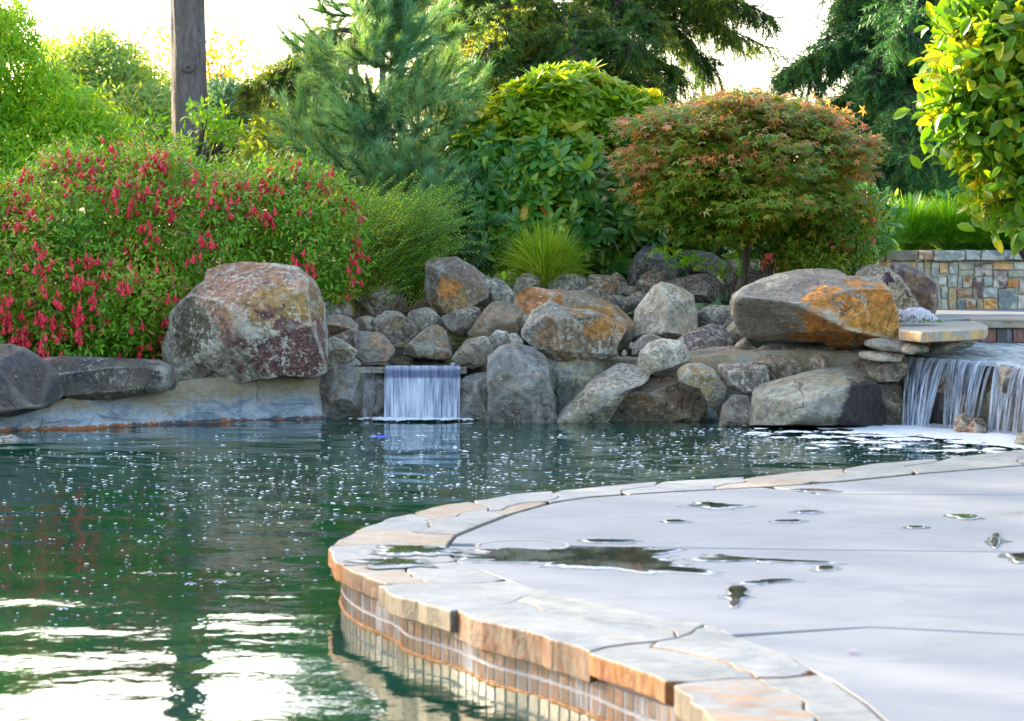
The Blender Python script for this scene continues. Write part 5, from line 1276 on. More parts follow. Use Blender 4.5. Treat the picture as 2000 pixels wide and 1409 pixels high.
LM = dict(
 fuchsia=leafmat("fuchsia_leaf", (0.061, 0.192, 0.009), (0.207, 0.435, 0.016), (0.439, 0.256, 0.081), 0.16, 0.35, patch=2.2),
 bamboo=leafmat("narrow_leaf", (0.085, 0.259, 0.008), (0.228, 0.471, 0.013), (0.399, 0.518, 0.021), 0.2, 0.45, patch=1.2),
 soft=leafmat("soft_far_leaf", (0.154, 0.288, 0.083), (0.285, 0.437, 0.094), (0.483, 0.484, 0.073), 0.2, 0.4, patch=1.0),
 yellow=leafmat("yellowing_leaf", (0.358, 0.333, 0.046), (0.602, 0.435, 0.058), (0.700, 0.422, 0.058), 0.3, 0.45),
 bluegreen=leafmat("blue_green_leaf", (0.043, 0.128, 0.069), (0.115, 0.230, 0.115), (0.186, 0.282, 0.081), 0.1, 0.25, patch=1.2),
 lime=leafmat("lime_leaf", (0.124, 0.218, 0.020), (0.249, 0.348, 0.030), (0.435, 0.413, 0.039), 0.25, 0.4, patch=1.3),
 pine=leafmat("pine_needle", (0.071, 0.218, 0.099), (0.179, 0.377, 0.166), (0.359, 0.486, 0.149), 0.22, 0.2, patch=1.6, rough=0.5),
 spruce=leafmat("spruce_needle", (0.033, 0.104, 0.023), (0.090, 0.193, 0.035), (0.430, 0.384, 0.025), 0.16, 0.3, patch=1.4, rough=0.55),
 spruce2=leafmat("spruce_blue_needle", (0.026, 0.115, 0.046), (0.074, 0.215, 0.075), (0.168, 0.276, 0.046), 0.14, 0.25, patch=1.4, rough=0.55),
 rhodo=leafmat("rhododendron_leaf", (0.036, 0.154, 0.029), (0.100, 0.269, 0.035), (0.244, 0.384, 0.029), 0.22, 0.3, rough=0.3, patch=1.6, spec=0.55),
 rhodo_sun_tint=leafmat("rhododendron_sun_tinted_leaf", (0.126, 0.261, 0.012), (0.243, 0.370, 0.020), (0.409, 0.392, 0.030), 0.2, 0.45, rough=0.35, patch=1.6),  # lighter copy of the rhododendron leaf, sunlight put into its colour
 maple=leafmat("maple_green_leaf", (0.065, 0.154, 0.008), (0.172, 0.279, 0.014), (0.344, 0.265, 0.032), 0.22, 0.32, patch=2.4),
 maple_r=leafmat("maple_red_leaf", (0.226, 0.125, 0.038), (0.406, 0.233, 0.077), (0.677, 0.267, 0.109), 0.3, 0.35, patch=3.0),
 bush=leafmat("laurel_leaf", (0.057, 0.174, 0.010), (0.155, 0.294, 0.012), (0.373, 0.392, 0.020), 0.25, 0.42, rough=0.32, patch=1.8),
 lonicera=leafmat("box_honeysuckle_leaf", (0.072, 0.218, 0.007), (0.215, 0.410, 0.012), (0.401, 0.538, 0.023), 0.2, 0.35, patch=2.0),
 grass=leafmat("grass_blade", (0.086, 0.218, 0.007), (0.229, 0.410, 0.017), (0.516, 0.538, 0.104), 0.15, 0.35, patch=1.5),
 grass2=leafmat("deep_grass_blade", (0.043, 0.179, 0.007), (0.129, 0.358, 0.009), (0.287, 0.461, 0.023), 0.12, 0.3, patch=2.0),
 far=leafmat("far_foliage", (0.029, 0.064, 0.017), (0.086, 0.141, 0.035), (0.201, 0.230, 0.035), 0.15, 0.3, patch=0.4),
)
LEAF1 = leaf_t(1, .38, n=1); LEAF2 = leaf_t(1, .36); LEAFN = leaf_t(1, .2, n=1); PALM = palmate()

# ---- fuchsia bush on the left
r = np.random.default_rng(31)
fu = empty("fuchsia_bush", (-2.0, 15.0, 0.2), label="wide fuchsia shrub hung with hundreds of small red flowers, on the left", cat="shrub")
env = [(90, 560, 170, 180, 14.35, .7), (-120, 560, 200, 220, 14.3, .7), (250, 590, 120, 120, 14.3, .5), (200, 420, 190, 130, 14.9, .7), (0, 460, 150, 130, 14.8, .7), (380, 470, 190, 150, 15.0, .7), (330, 380, 160, 85, 15.2, .6), (520, 430, 150, 120, 15.3, .6), (600, 500, 95, 120, 15.0, .5), (560, 380, 120, 70, 15.5, .5), (640, 430, 70, 70, 15.2, .4), (180, 350, 110, 60, 15.2, .5), (110, 660, 190, 60, 14.1, .45), (-60, 640, 120, 80, 14.0, .5), (640, 560, 40, 50, 14.9, .3)]
p, nr, u = envelope(env, 11500, r, 0.55, 0.24, 0.5)
pos, Rr, sc = clusters(p, nr, r, 7, 0.046, 0.045, up=0.3, droop=0.25)
put(fu, "leaf", LEAF1, pos, Rr, sc, LM['fuchsia'])
stems(fu, np.array([-2.2, 15.2, 0.1]), p[r.choice(len(p), 90)], r, B_br, 0.012)
# arching thin shoots above the outline
def shoots(parent, starts, ends, r, mat, lm, leaf, per=14, rad=0.003, templ=LEAF1, name="shoot", lname="shoot_leaves"):
    tb = []; pp = []; dd = []
    for a, b in zip(starts, ends):
        L = np.linalg.norm(b - a)
        q = bez(a, (a + b) / 2 + np.array([0, 0, L * .18]), b, 10); tb.append(tube(q, np.linspace(rad, rad * .4, 10), 3))
        t = r.uniform(0.25, 1, per); k = (t * 9).astype(int).clip(0, 8)
        c = q[k] + (q[k + 1] - q[k]) * r.uniform(size=(per, 1)); pp.append(c)
        dd.append(unit(unit(q[k + 1] - q[k]) * .5 + r.normal(0, .6, (per, 3))))
    V, Fq = join(tb); mk(name, V, Fq, mat, parent, loc=tuple(parent.location), kind='stuff')
    pp = np.concatenate(pp); dd = np.concatenate(dd)
    put(parent, "leaf", templ, pp, frames(dd, unit(np.array([0, -.5, 1.]) + r.normal(0, .4, dd.shape))), leaf * r.uniform(.6, 1.2, len(pp)), lm, 0, lname)
top = p[(u < 0.3) & (nr[:, 2] > 0.3)]
st = top[r.choice(len(top), 150)]
shoots(fu, st, st + np.stack([r.normal(0, .12, 150), r.normal(-.03, .1, 150), r.uniform(.04, .22, 150)], 1), r, plain("red_stem", (0.22, 0.07, 0.04)), LM['fuchsia'], 0.038, 12)
# flowers: drooping tube, flared sepals, purple skirt
def fuchsia_flower():
    v = [(-.02, 0, 0), (.02, 0, 0), (.02, 0, -.40), (-.02, 0, -.40)]; f = [(0, 1, 2, 3)]
    def rings(prof, n):
        i = len(v)
        for rr, z in prof:
            for k in range(n): a = k * 2 * math.pi / n; v.append((rr * math.cos(a), rr * math.sin(a), z))
        for j in range(len(prof) - 1):
            for k in range(n): f.append((i + j * n + k, i + j * n + (k + 1) % n, i + (j + 1) * n + (k + 1) % n, i + (j + 1) * n + k))
    rings([(.05, -.36), (.10, -.46), (.09, -.60)], 5)
    for k in range(4):
        a = k * 1.57 + .4; c, s = math.cos(a), math.sin(a); i = len(v)
        v.extend([(.08 * c - .09 * s, .08 * s + .09 * c, -.58), (.08 * c + .09 * s, .08 * s - .09 * c, -.58), (.26 * c + .08 * s, .26 * s - .08 * c, -.66), (.42 * c, .42 * s, -.84), (.26 * c - .08 * s, .26 * s + .08 * c, -.66)])
        v.append((.41 * c, .41 * s, -.835)); f.append((i, i + 1, i + 2, i + 4)); f.append((i + 4, i + 2, i + 3, i + 5))
    rings([(.12, -.60), (.17, -.74), (.13, -.90)], 5)
    fq = [q for q in f]
    return np.array(v), np.array(fq)
FL = fuchsia_flower()
t = NT("fuchsia_flower_red"); rr_ = t.rand(); cc = t.mix(rr_, (0.72, 0.02, 0.05), (0.90, 0.08, 0.12))
pb = t.pbr(cc, 0.45); tr = t.n("ShaderNodeBsdfTranslucent"); t.l(cc, tr.inputs[0]); mm = t.n("ShaderNodeMixShader"); mm.inputs[0].default_value = 0.3; t.l(pb, mm.inputs[1]); t.l(tr.outputs[0], mm.inputs[2]); M_fr = t.fin(mm.outputs[0])
pf, nf, uf = envelope(env, 4200, r, 0.10, 0.24, 0.0)
ok = (nf[:, 1] < 0.1)
pxf = CX + pf[:, 0] / pf[:, 1] * F; pyf = HY - (pf[:, 2] - CZ) / pf[:, 1] * F
dens = np.interp(pxf, [0, 350, 500, 700], [.85, .85, .85, .85]) * np.interp(pyf, [280, 420, 560, 700], [.8, .9, .9, .8])
dn = noise(pf * 2.6 + 40)
ok &= (dn + dens * 0.9 > r.uniform(0.35, 1.15, len(pf)))
pf, nf = pf[ok][:520], nf[ok][:520]
extra = []
for q in pf: extra += [q + r.normal(0, .035, 3) for _ in range(r.integers(0, 4))]
pf = np.concatenate([pf, np.array(extra)]) + np.array([0, -0.06, 0])
m = len(pf); dd = unit(np.stack([r.normal(0, .12, m), r.normal(0, .12, m), np.ones(m)], 1))
Rf = frames(unit(np.cross(dd, r.normal(size=(m, 3)))), dd)
put(fu, "flower", FL, pf, Rf, r.uniform(.065, .095, m), M_fr, 300, "flowers")
# petals fallen on the flat dark boulder
pe = r.uniform(size=(170, 2)); X = (40 + pe[:, 0] * 260 - CX) / F * 13.5; Yp = 13.42 + pe[:, 1] * 0.22
Zp = np.full(170, CZ - (706 - HY) / F * 13.5) + 0.006 - 0.02 * (pe[:, 0] > .85)
put(fu, "petal", leaf_t(1, .45, n=1), np.c_[X, Yp, Zp], frames(np.c_[r.normal(size=(170, 2)), np.zeros(170)], np.c_[r.normal(0, .2, (170, 2)), np.ones(170)]), r.uniform(.02, .035, 170), M_fr, 0, "fallen_petals")

# ---- generic broadleaf tree
def tree(name, label, cat, env, n, k, leaf, spread, lm, trunk, bark, rad, seed, nb=24, templ=LEAF1, group=None, **kw):
    r = np.random.default_rng(seed)
    b = np.array(trunk, float)
    t = empty(name, b, label=label, cat=cat, group=group)
    ek = {q: kw.pop(q) for q in ('inward', 'rough', 'rear', 'gap', 'gf', 'bottom') if q in kw}
    p, nr, u = envelope(env, n, r, **ek)
    pos, Rr, sc = clusters(p, nr, r, k, leaf, spread, **kw)
    put(t, "leaf", templ, pos, Rr, sc, lm, 0, "crown")
    C = np.array([P(e[0], e[1], e[4]) for e in env])
    topc = C[np.argmax(C[:, 2])]
    stx = np.array([b[0] * .6 + C[:, 0].mean() * .4, b[1] * .5 + C[:, 1].mean() * .5, (b[2] + topc[2]) / 2])
    parts = [tube(bez(b, (b + stx) / 2, stx, 8), np.linspace(rad, rad * .6, 8), 8)]
    for q in p[r.choice(len(p), nb)]:
        parts.append(tube(bez(stx if r.uniform() < .5 else b * .6 + stx * .4, (stx + q) / 2 + [0, 0, .1], q, 7), np.linspace(rad * .45, rad * .06, 7), 5))
    V, Fq = join(parts); mk("trunk", V, Fq, bark, t, smooth=True, loc=tuple(b))
    return t
tree("bamboo_leaved_tree", "tall yellow green narrow leaved tree filling the upper left corner", "tree",
     [(10, 150, 66, 100, 23.5, .8), (50, 290, 120, 85, 23.2, .9), (-90, 200, 110, 170, 23.4, .9), (160, 225, 55, 48, 23, .5), (30, 60, 40, 60, 23.6, .5), (215, 310, 60, 40, 22.8, .5), (-60, 60, 70, 90, 23.6, .6), (110, 340, 140, 60, 22.7, .7), (95, 180, 45, 55, 23.3, .5), (190, 270, 60, 45, 22.9, .5)],
     4200, 8, .105, .075, LM['bamboo'], (-4.4, 23.4, .5), B_br, .07, 41, templ=LEAFN, droop=.5, rough=.28, inward=.4)
tree("soft_green_tree", "hazy pale green tree between the upper left corner and the tall trunk", "tree",
     [(200, 140, 75, 55, 27, .8), (140, 160, 60, 65, 27, .8), (270, 185, 60, 55, 27.5, .8), (230, 250, 130, 80, 26.5, 1.0), (320, 240, 45, 60, 27, .6), (185, 90, 28, 28, 27, .4), (105, 120, 30, 35, 28, .4)],
     3000, 7, .085, .10, LM['soft'], (-4.6, 27, .6), B_br, .12, 42, rough=.28)
tree("yellowing_sapling", "thin sapling with sparse yellow leaves behind the tall trunk", "tree",
     [(440, 110, 50, 55, 32, .8), (400, 130, 40, 50, 32, .6), (320, 90, 30, 45, 32, .5), (450, 170, 50, 50, 32, .6)],
     240, 5, .11, .14, LM['yellow'], (-3.75, 32, .6), B_br, .05, 43, nb=45, rough=.3)
tree("blue_green_tree", "dark blue green round tree right of the tall trunk's foot", "tree",
     [(440, 230, 45, 65, 29, .8), (500, 270, 60, 60, 29, .8), (430, 300, 60, 60, 29, .8), (540, 320, 70, 60, 29, .7)],
     2600, 7, .10, .10, LM['bluegreen'], (-3.3, 29, .6), B_br, .1, 44)
tree("lime_tree", "light lime green tree left of the blue green pine", "tree",
     [(590, 260, 70, 60, 25, .8), (540, 320, 70, 55, 24.8, .8), (640, 300, 60, 70, 25, .8), (660, 240, 40, 40, 25.4, .6), (600, 350, 100, 50, 24.6, .7)],
     2400, 7, .085, .10, LM['lime'], (-2.1, 25, .6), B_br, .08, 45, rough=.25)
tree("hazel_shoot", "low leafy shoot in front of the foot of the tall trunk", "shrub",
     [(405, 225, 34, 22, 17.4, .2), (350, 285, 36, 16, 17.4, .2), (440, 262, 28, 24, 17.4, .2), (290, 262, 34, 30, 17.6, .3)],
     130, 5, .07, .05, LM['bamboo'], (-2.3, 17.5, .5), B_br, .03, 46, nb=30, rough=.3)
tree("yellow_conifer", "yellow green drooping tree seen through the gap left of the old spruce", "tree",
     [(690, 260, 60, 110, 27, .6), (900, 240, 60, 70, 27, .6), (820, 330, 90, 60, 27, .6)],
     900, 6, .11, .11, LM['lime'], (-1.4, 27.5, .6), B_br, .08, 47, rough=.35, droop=.8)
# unseen trees added left of the view to keep sun off deck and rocks
for k, (x, y, h, w) in enumerate([(-11, 26, 5.0, 2.4), (-14.5, 26, 5.9, 2.8), (-18, 25, 6.9, 3.2), (-22, 24, 8.0, 3.6), (-26, 22, 9.2, 4), (-30, 18, 11, 4.5), (-9.2, 23, 3.3, 1.6), (-35, 14, 12, 5)]):
    rr = np.random.default_rng(60 + k); b = np.array([x, y, .5])
    t_ = empty("added_shade_tree", b, label="unseen tree added left of the garden to shade the deck and rocks", cat="tree", group="added shade trees left of the pool")
    d = unit(rr.normal(size=(1500, 3))); p = b + [0, 0, h * .55] + d * np.array([w, w, h * .5]) * rr.uniform(.6, 1, (1500, 1))
    pos, Rr, sc = clusters(p, d, rr, 3, .42, .3)
    put(t_, "leaf", LEAF1, pos, Rr, sc, LM['far'], 0, "crown")
    V, Fq = tube(np.array([b - [0, 0, .5], b + [0, 0, h * .6]]), [.25, .12]); mk("trunk", V, Fq, B_gr, t_, loc=tuple(b))

# ---- tall trunk
r = np.random.default_rng(50)
D = 24.0; b = P(372, 300, D); b[2] = .6
fir = empty("tall_fir", b, label="tall bare grey trunk rising out of the picture behind the red flowered shrub", cat="tree")
zz = np.linspace(0.3, 14, 160); na = 72
th = np.linspace(0, 2 * math.pi, na, endpoint=False)
xc = np.interp(zz, [.6, CZ + 480 / F * D, 14], [b[0] + .02, P(366, 0, D)[0], P(355, 0, D)[0] - .0])
rad = np.interp(zz, [.3, .8, 2, 4, 14], [.24, .182, .172, .160, .11])
V = []
for i, z in enumerate(zz):
    q = np.stack([np.cos(th), np.sin(th), np.full(na, z)], 1)
    rg = 1 - abs(noise(q * np.array([5.5, 5.5, .9]) + 5)) * 2
    rr = rad[i] * (1 + .045 * rg + .02 * noise(q * np.array([14, 14, 5])) + .02 * noise(q * np.array([1, 1, .7])))
    V.append(np.stack([xc[i] + rr * np.cos(th), D + rr * np.sin(th), np.full(na, z)], 1))
V = np.concatenate(V); idx = np.arange(160 * na).reshape(160, na); nx2 = np.roll(idx, -1, 1)
Fq = np.stack([idx[:-1].ravel(), nx2[:-1].ravel(), nx2[1:].ravel(), idx[1:].ravel()], 1)
t = NT("fir_bark"); co = t.obj(); n = t.noise(t.vmul(co, (16, 16, 3)), 1.2, 8, .7, .8); n2 = t.noise(t.vmul(co, (40, 40, 14)), 1, 5, .7); n3 = t.noise(co, 1.2, 3)
c = t.mix(t.ramp(n, .35, .62), (0.07, 0.058, 0.054), (0.22, 0.185, 0.17)); c = t.mix(t.ramp(n2, .4, .7, 0, .5), c, (0.29, 0.26, 0.25)); c = t.mix(t.ramp(n3, .4, .65, 0, .35), c, (0.13, 0.10, 0.09))
M_fir = t.fin(t.pbr(c, .9, t.bump(t.math('ADD', n, t.math('MULTIPLY', n2, .4)), 1.0, .03), .15))
mk("trunk", V, Fq, M_fir, fir, smooth=True, loc=tuple(b))
SPR = sprig_t(20, 1.0, .27, .038, 55, 1); SPR2 = sprig_t(14, 1.0, .42, .022, 38, 2)
kn = P(372, 137, D); V, Fq = lathe([(.055, 0), (.05, .02), (.03, .03), (.02, .012), (.001, .01)], 12)
V = V[:, [0, 2, 1]] * np.array([1, -1, .8]); mk("knot", V + kn + [0, -.175, 0], Fq, M_fir, fir, loc=tuple(b), smooth=True)
pp = []; dd = []; tb = []
for k in range(60):
    z = r.uniform(9, 13.8); a = r.uniform(0, 6.28); L = 2.6 * (15 - z) / 6 + .6
    s = np.array([xc[-1], D, z]); e_ = s + np.array([math.cos(a) * L, math.sin(a) * L, -.25 * L])
    q = bez(s, (s + e_) / 2 + [0, 0, .3], e_, 8); tb.append(tube(q, np.linspace(.04, .008, 8), 4))
    for _ in range(40):
        i = r.integers(1, 8); pp.append(q[i] + r.normal(0, .12, 3)); dd.append(unit((e_ - s)) + r.normal(0, .7, 3) - [0, 0, .3])
V, Fq = join(tb); mk("branch", V, Fq, M_fir, fir, loc=tuple(b))
pp = np.array(pp); dd = unit(np.array(dd)); put(fir, "sprig", SPR, pp, frames(dd, r.normal(size=dd.shape)), r.uniform(.25, .45, len(pp)), LM['spruce'], 0, "crown")

# ---- conifer boughs
def bough(q, r, rad, side, hang, nside, out, step=.04, fall=.9, spl=.16, tipfrac=1.0):
    """side twigs with hanging ends along the curve q; appends (pos, dir, len) of sprigs and twig tubes"""
    tb, sp = out
    tb.append(tube(q, np.linspace(rad, rad * .15, len(q)), 5))
    L = np.concatenate([[0], np.cumsum(np.linalg.norm(np.diff(q, axis=0), axis=1))])
    for _ in range(int(nside * 1.5)):
        t = r.uniform(.15, 1.0) ** .8; s = t * L[-1]
        c = np.array([np.interp(s, L, q[:, k]) for k in range(3)])
        ax = unit(q[min(len(q) - 1, int(t * len(q)))] - q[max(0, int(t * len(q)) - 2)])
        sd = unit(np.cross(ax, [0, 0, 1])) * (1 if r.uniform() < .5 else -1)
        ln = side * (1.15 - .8 * t) * r.uniform(.5, 1.2)
        e_ = c + (sd * r.uniform(-.2, 1) + ax * r.uniform(0, .9)) * ln + np.array([0, 0, fall * ln * r.uniform(-1.25, .25)]) + r.normal(0, .06, 3)
        w = bez(c, (c + e_) / 2 + [0, 0, .08 * ln], e_, 5); tb.append(tube(w, np.linspace(rad * .25, .002, 5), 3))
        for k in range(max(2, int(ln / step))):
            v = r.uniform(.05, 1); i = min(3, int(v * 4)); pnt = w[i] + (w[i + 1] - w[i]) * (v * 4 - i)
            d = unit(w[i + 1] - w[i]) + r.normal(0, .55, 3) - np.array([0, 0, hang * r.uniform(.2, 1.4)])
            sp.append((pnt, d, spl * r.uniform(.6, 1.25)))
def conifer(name, label, trunk_pts, trad, boughs, mat, bark, seed, templ=SPR, cat="tree", **kw):
    r = np.random.default_rng(seed)
    tp = np.array(trunk_pts, float)
    t = empty(name, tp[0], label=label, cat=cat)
    s = np.linspace(0, 1, 40); L = np.concatenate([[0], np.cumsum(np.linalg.norm(np.diff(tp, axis=0), axis=1))]); L /= L[-1]
    q = np.stack([np.interp(s, L, tp[:, k]) for k in range(3)], 1)
    V, Fq = tube(q, np.interp(s, [0, 1], trad), 18); V = V + .02 * fbm(V * np.array([9, 9, 2]), 3)[:, None] * np.array([1, 1, 0])
    mk("trunk", V, Fq, bark, t, smooth=True, loc=tuple(tp[0]))
    out = ([], [])
    for bq in boughs:
        a, m_, e_ = [np.array(x, float) for x in bq[:3]]; o = dict(kw); o.update(bq[3] if len(bq) > 3 else {})
        bough(bez(a, m_, e_, 12), r, o.get('rad', .035), o.get('side', .6), o.get('hang', .8), o.get('n', 60), out, o.get('step', .036), o.get('fall', .9), o.get('spl', .16))
    V, Fq = join(out[0]); mk("branch", V, Fq, bark, t, loc=tuple(tp[0]))
    pos = np.array([x[0] for x in out[1]]); d = unit(np.array([x[1] for x in out[1]])); sc = np.array([x[2] for x in out[1]])
    put(t, "sprig", templ, pos, frames(d, r.normal(size=d.shape)), sc, mat, 0, "needles")
    return t
def B(x0, y0, x1, y1, D, dy=0.0, up=.3, **k):
    a = P(x0, y0, D); e_ = P(x1, y1, D + dy); m_ = (a + e_) / 2 + np.array([0, 0, up * np.linalg.norm(e_ - a) * .5])
    return (a, m_, e_, k)
D = 24
bs = [B(1060, -40, 1280, 50, D, -1, .3, n=120, side=.45, hang=1.2), B(1060, -90, 1420, 20, D, .2, .3, n=120, side=.4, hang=1.2), B(1050, -80, 900, 0, D, -.8, .3, n=110, side=.5, hang=1.2), B(1200, -60, 1440, 70, D, .4, .2, n=80, side=.35, hang=1.4), B(1050, -60, 980, 60, D, -1.6, .2, n=110, side=.5, hang=1.2), B(1060, -60, 1512, 36, D, -.6, .3, n=110, side=.42, hang=1.0, rad=.045), B(1060, -20, 1500, 95, D, .6, .25, n=60, side=.4, hang=1.4), B(1180, -40, 1400, 145, D, .3, .25, n=70, side=.45, hang=1.6),
      B(1060, 50, 1335, 150, D, -.5, .3, n=100, side=.5, hang=1.2), B(1060, 110, 1300, 185, D, -1.5, .2, n=90, side=.55), B(1055, 30, 1240, 90, D, -1.8, .2, n=90, side=.5),
      B(1040, 60, 850, 150, D, -1.2, .2, n=110, side=.55, hang=1.2), B(1040, 130, 870, 250, D, .4, .3, n=110, side=.5, hang=1.6), B(1040, -40, 850, 60, D, .3, .1, n=60, side=.5), B(960, -90, 795, 60, D, -.2, -.1, n=50, side=.35, rad=.06),
      B(1045, 150, 940, 300, D, -1.0, .2, n=120, side=.5, hang=1.8), B(1040, 10, 940, 120, D, -2.0, .2, n=120, side=.5), B(1070, 0, 1130, 130, D, -2.2, .2, n=130, side=.55, hang=1.2), B(1060, 80, 1010, 200, D, -2.3, .2, n=120, side=.5, hang=1.4),
      B(1060, -60, 760, 30, D, 1.2, .1, n=90, side=.5), B(1040, 80, 760, 190, D, 2, .3, n=110, side=.6, hang=1.6), B(1050, 100, 700, 260, D, 2.4, .3, n=120, side=.6, hang=1.8), B(1050, -30, 660, 100, D, 2.5, .3, n=110, side=.6, hang=1.2), B(1050, 20, 600, 150, D, 3, .3, n=60, side=.5, hang=1.2), B(1050, 90, 1180, 230, D, -1.6, .2, n=90, side=.5, hang=1.2),
      B(1050, 180, 930, 400, D, 1.5, .2, n=120, side=.6, hang=1.8), B(1060, 180, 1200, 330, D, 1.5, .2, n=120, side=.6, hang=1.8), B(1050, 200, 820, 330, D, 2.0, .2, n=90, side=.6, hang=1.8),
      B(1050, -200, 1300, -60, D, 0, .3, n=60), B(1050, -200, 850, -60, D, 0, .3, n=60), B(1050, -350, 1250, -250, D, .5, .3, n=60), B(1050, -350, 880, -250, D, .5, .3, n=60)]
conifer("old_spruce", "large dark old spruce with drooping branches behind the rhododendron, top centre", [P(1058, 520, D), P(1052, 150, D), P(1050, -100, D), P(1050, -700, D)], [.19, .05], bs, LM['spruce'], B_br, 71, spl=.15)
bs = [B(690, 90, 478, 178, 25, 0, .3, n=120, side=.45, hang=1.2), B(690, 150, 520, 215, 25, .4, .2, n=80, side=.45, hang=1.0), B(690, 60, 600, 90, 25, -.3, .4, n=50, side=.35, hang=.6)]
conifer("young_dark_fir", "dark fir whose one long bough droops toward the tall trunk", [P(700, 500, 25.3), P(695, 40, 25.3)], [.08, .02], bs, LM['spruce'], B_br, 72, spl=.14)
D = 21.5
bs = [B(1880, 60, 1532, 138, D, 0, .3, n=150, side=.5, hang=1.4), B(1880, 10, 1640, 40, D, .5, .4, n=70, side=.4, hang=1.0), B(1880, 0, 1616, 72, D, .2, .1, n=70, side=.3, hang=.4), B(1880, -60, 1650, 0, D, .2, .3, n=110, side=.5, hang=1.8), B(1880, 150, 1624, 208, D, .8, .3, n=120, side=.5, hang=1.2),
      B(1880, 200, 1680, 238, D, -.8, .3, n=130, side=.5, hang=1.2), B(1880, 90, 1700, 150, D, -1, .3, n=140, side=.5, hang=1.4), B(1890, 260, 1700, 330, D, -1.2, .3, n=160, side=.55, hang=1.4), B(1890, 330, 1690, 400, D, -1.4, .3, n=170, side=.55, hang=1.4), B(1890, 120, 1760, 230, D, -1.6, .2, n=140, side=.5, hang=1.6),
      B(1890, 200, 1790, 300, D, -1.9, .2, n=140, side=.5, hang=1.6), B(1890, 350, 1800, 420, D, -2, .2, n=140, side=.5, hang=1.3), B(1890, -20, 1760, 60, D, -1.6, .2, n=130, side=.5, hang=1.6), B(1890, -100, 1780, 0, D, -1, .2, n=120, side=.5, hang=1.6), B(1890, 60, 2060, 140, D, -1, .2, n=100, side=.5), B(1890, 220, 2060, 300, D, -1, .2, n=100, side=.5), B(1890, 330, 2100, 420, D, -1.2, .2, n=100, side=.5),
      B(1880, 180, 1640, 300, D, 1.5, .3, n=140, side=.6, hang=1.6), B(1880, 280, 1660, 400, D, 1.5, .3, n=140, side=.6, hang=1.6), B(1890, -200, 1700, -80, D, 0, .3, n=80), B(1890, -200, 2080, -80, D, 0, .3, n=80)]
conifer("drooping_spruce", "blue green spruce with weeping boughs behind the right planter", [P(1890, 520, D), P(1885, -500, D)], [.2, .06], bs, LM['spruce2'], B_br, 73, spl=.17)

# ---- young pine
r = np.random.default_rng(81); D = 17.2
b0 = P(752, 520, D)
pine = empty("young_pine", b0, label="young blue green pine with upswept bristly branches left of the rhododendron", cat="tree")
V, Fq = tube(bez(b0, P(750, 250, D), P(742, -120, D), 20), np.linspace(.045, .012, 20), 10)
mk("trunk", V, Fq, barkmat("bark_pine", (0.10, 0.10, 0.09), (0.25, 0.25, 0.23)), pine, smooth=True, loc=tuple(b0))
tips = [(750, 20, 620, 20, -.2), (750, 30, 880, 20, .2), (748, 90, 600, 150, 0), (748, 80, 890, 60, -.2), (750, 100, 700, 60, -.5), (750, 100, 820, 50, -.5), (752, 190, 600, 130, .2), (752, 190, 905, 130, 0), (752, 200, 650, 170, -.6), (752, 200, 850, 170, -.7), (752, 210, 760, 160, -.9), (753, 255, 620, 240, -.3), (753, 255, 900, 215, -.4), (753, 260, 700, 230, -.9), (753, 260, 830, 240, -.9),
        (755, 340, 560, 275, .1), (755, 350, 930, 250, .1), (755, 350, 680, 300, -.8), (755, 350, 830, 310, -.8), (755, 345, 540, 190, .4), (756, 400, 980, 305, -.3), (756, 410, 1010, 372, -.8), (756, 420, 970, 430, -1.0), (756, 410, 880, 330, -1.0), (756, 410, 650, 330, -.7), (756, 430, 860, 420, -1.2), (756, 440, 930, 480, -1.1), (745, -10, 690, -35, -.6), (745, -15, 800, -35, -.6), (745, 60, 700, 15, -.7), (745, 60, 800, 15, -.7), (748, 125, 715, 80, -.9), (748, 125, 785, 80, -.9), (748, 90, 750, 20, -.8), (750, -40, 700, -60, 0), (750, -40, 820, -70, 0), (748, 40, 690, -20, -.5), (748, 40, 800, -10, -.5), (750, 120, 560, 80, .5), (750, 130, 940, 190, .4), (756, 440, 780, 400, -1.1), (756, 380, 780, 330, -1.0)]
tb = []; pos = []; dr = []; sc = []
for x0, y0, x1, y1, dy in tips:
    a = P(x0, y0, D); e_ = P(x1, y1, D + dy); L = np.linalg.norm(e_ - a)
    m_ = a * .45 + e_ * .55 - np.array([0, 0, .16 * L])
    q = bez(a, m_, e_, 14); tb.append(tube(q, np.linspace(.014, .004, 14), 5))
    subs = [q[3:]]
    for k in range(max(6, int(L * 11))):
        t_ = r.uniform(.25, .95); c = q[int(t_ * 13)]; ax = unit(q[min(13, int(t_ * 13) + 1)] - q[int(t_ * 13) - 1])
        sd = unit(np.cross(ax, unit(r.normal(size=3))))
        l2 = L * .38 * (1.1 - t_) * r.uniform(.6, 1.2) + .09
        e2 = c + (ax * .8 + sd * .7 + np.array([0, 0, .35])) * l2
        w = bez(c, (c + e2) / 2 - [0, 0, .04], e2, 6); tb.append(tube(w, np.linspace(.006, .003, 6), 3)); subs.append(w)
    for w in subs:
        Lw = np.linalg.norm(np.diff(w, axis=0), axis=1).sum(); m = max(3, int(Lw / .025))
        for t_ in np.linspace(.12, 1, m):
            i = min(len(w) - 2, int(t_ * (len(w) - 1))); f_ = t_ * (len(w) - 1) - i
            pos.append(w[i] + (w[i + 1] - w[i]) * f_); dr.append(unit(w[i + 1] - w[i]) + r.normal(0, .12, 3)); sc.append(r.uniform(.075, .12))
V, Fq = join(tb); mk("branch", V, Fq, B_br, pine, loc=tuple(b0))
pos = np.array(pos); dr = unit(np.array(dr))
put(pine, "sprig", sprig_t(22, .7, .85, .028, 42, 5), pos, frames(dr, r.normal(size=dr.shape)), np.array(sc), LM['pine'], 0, "needles")

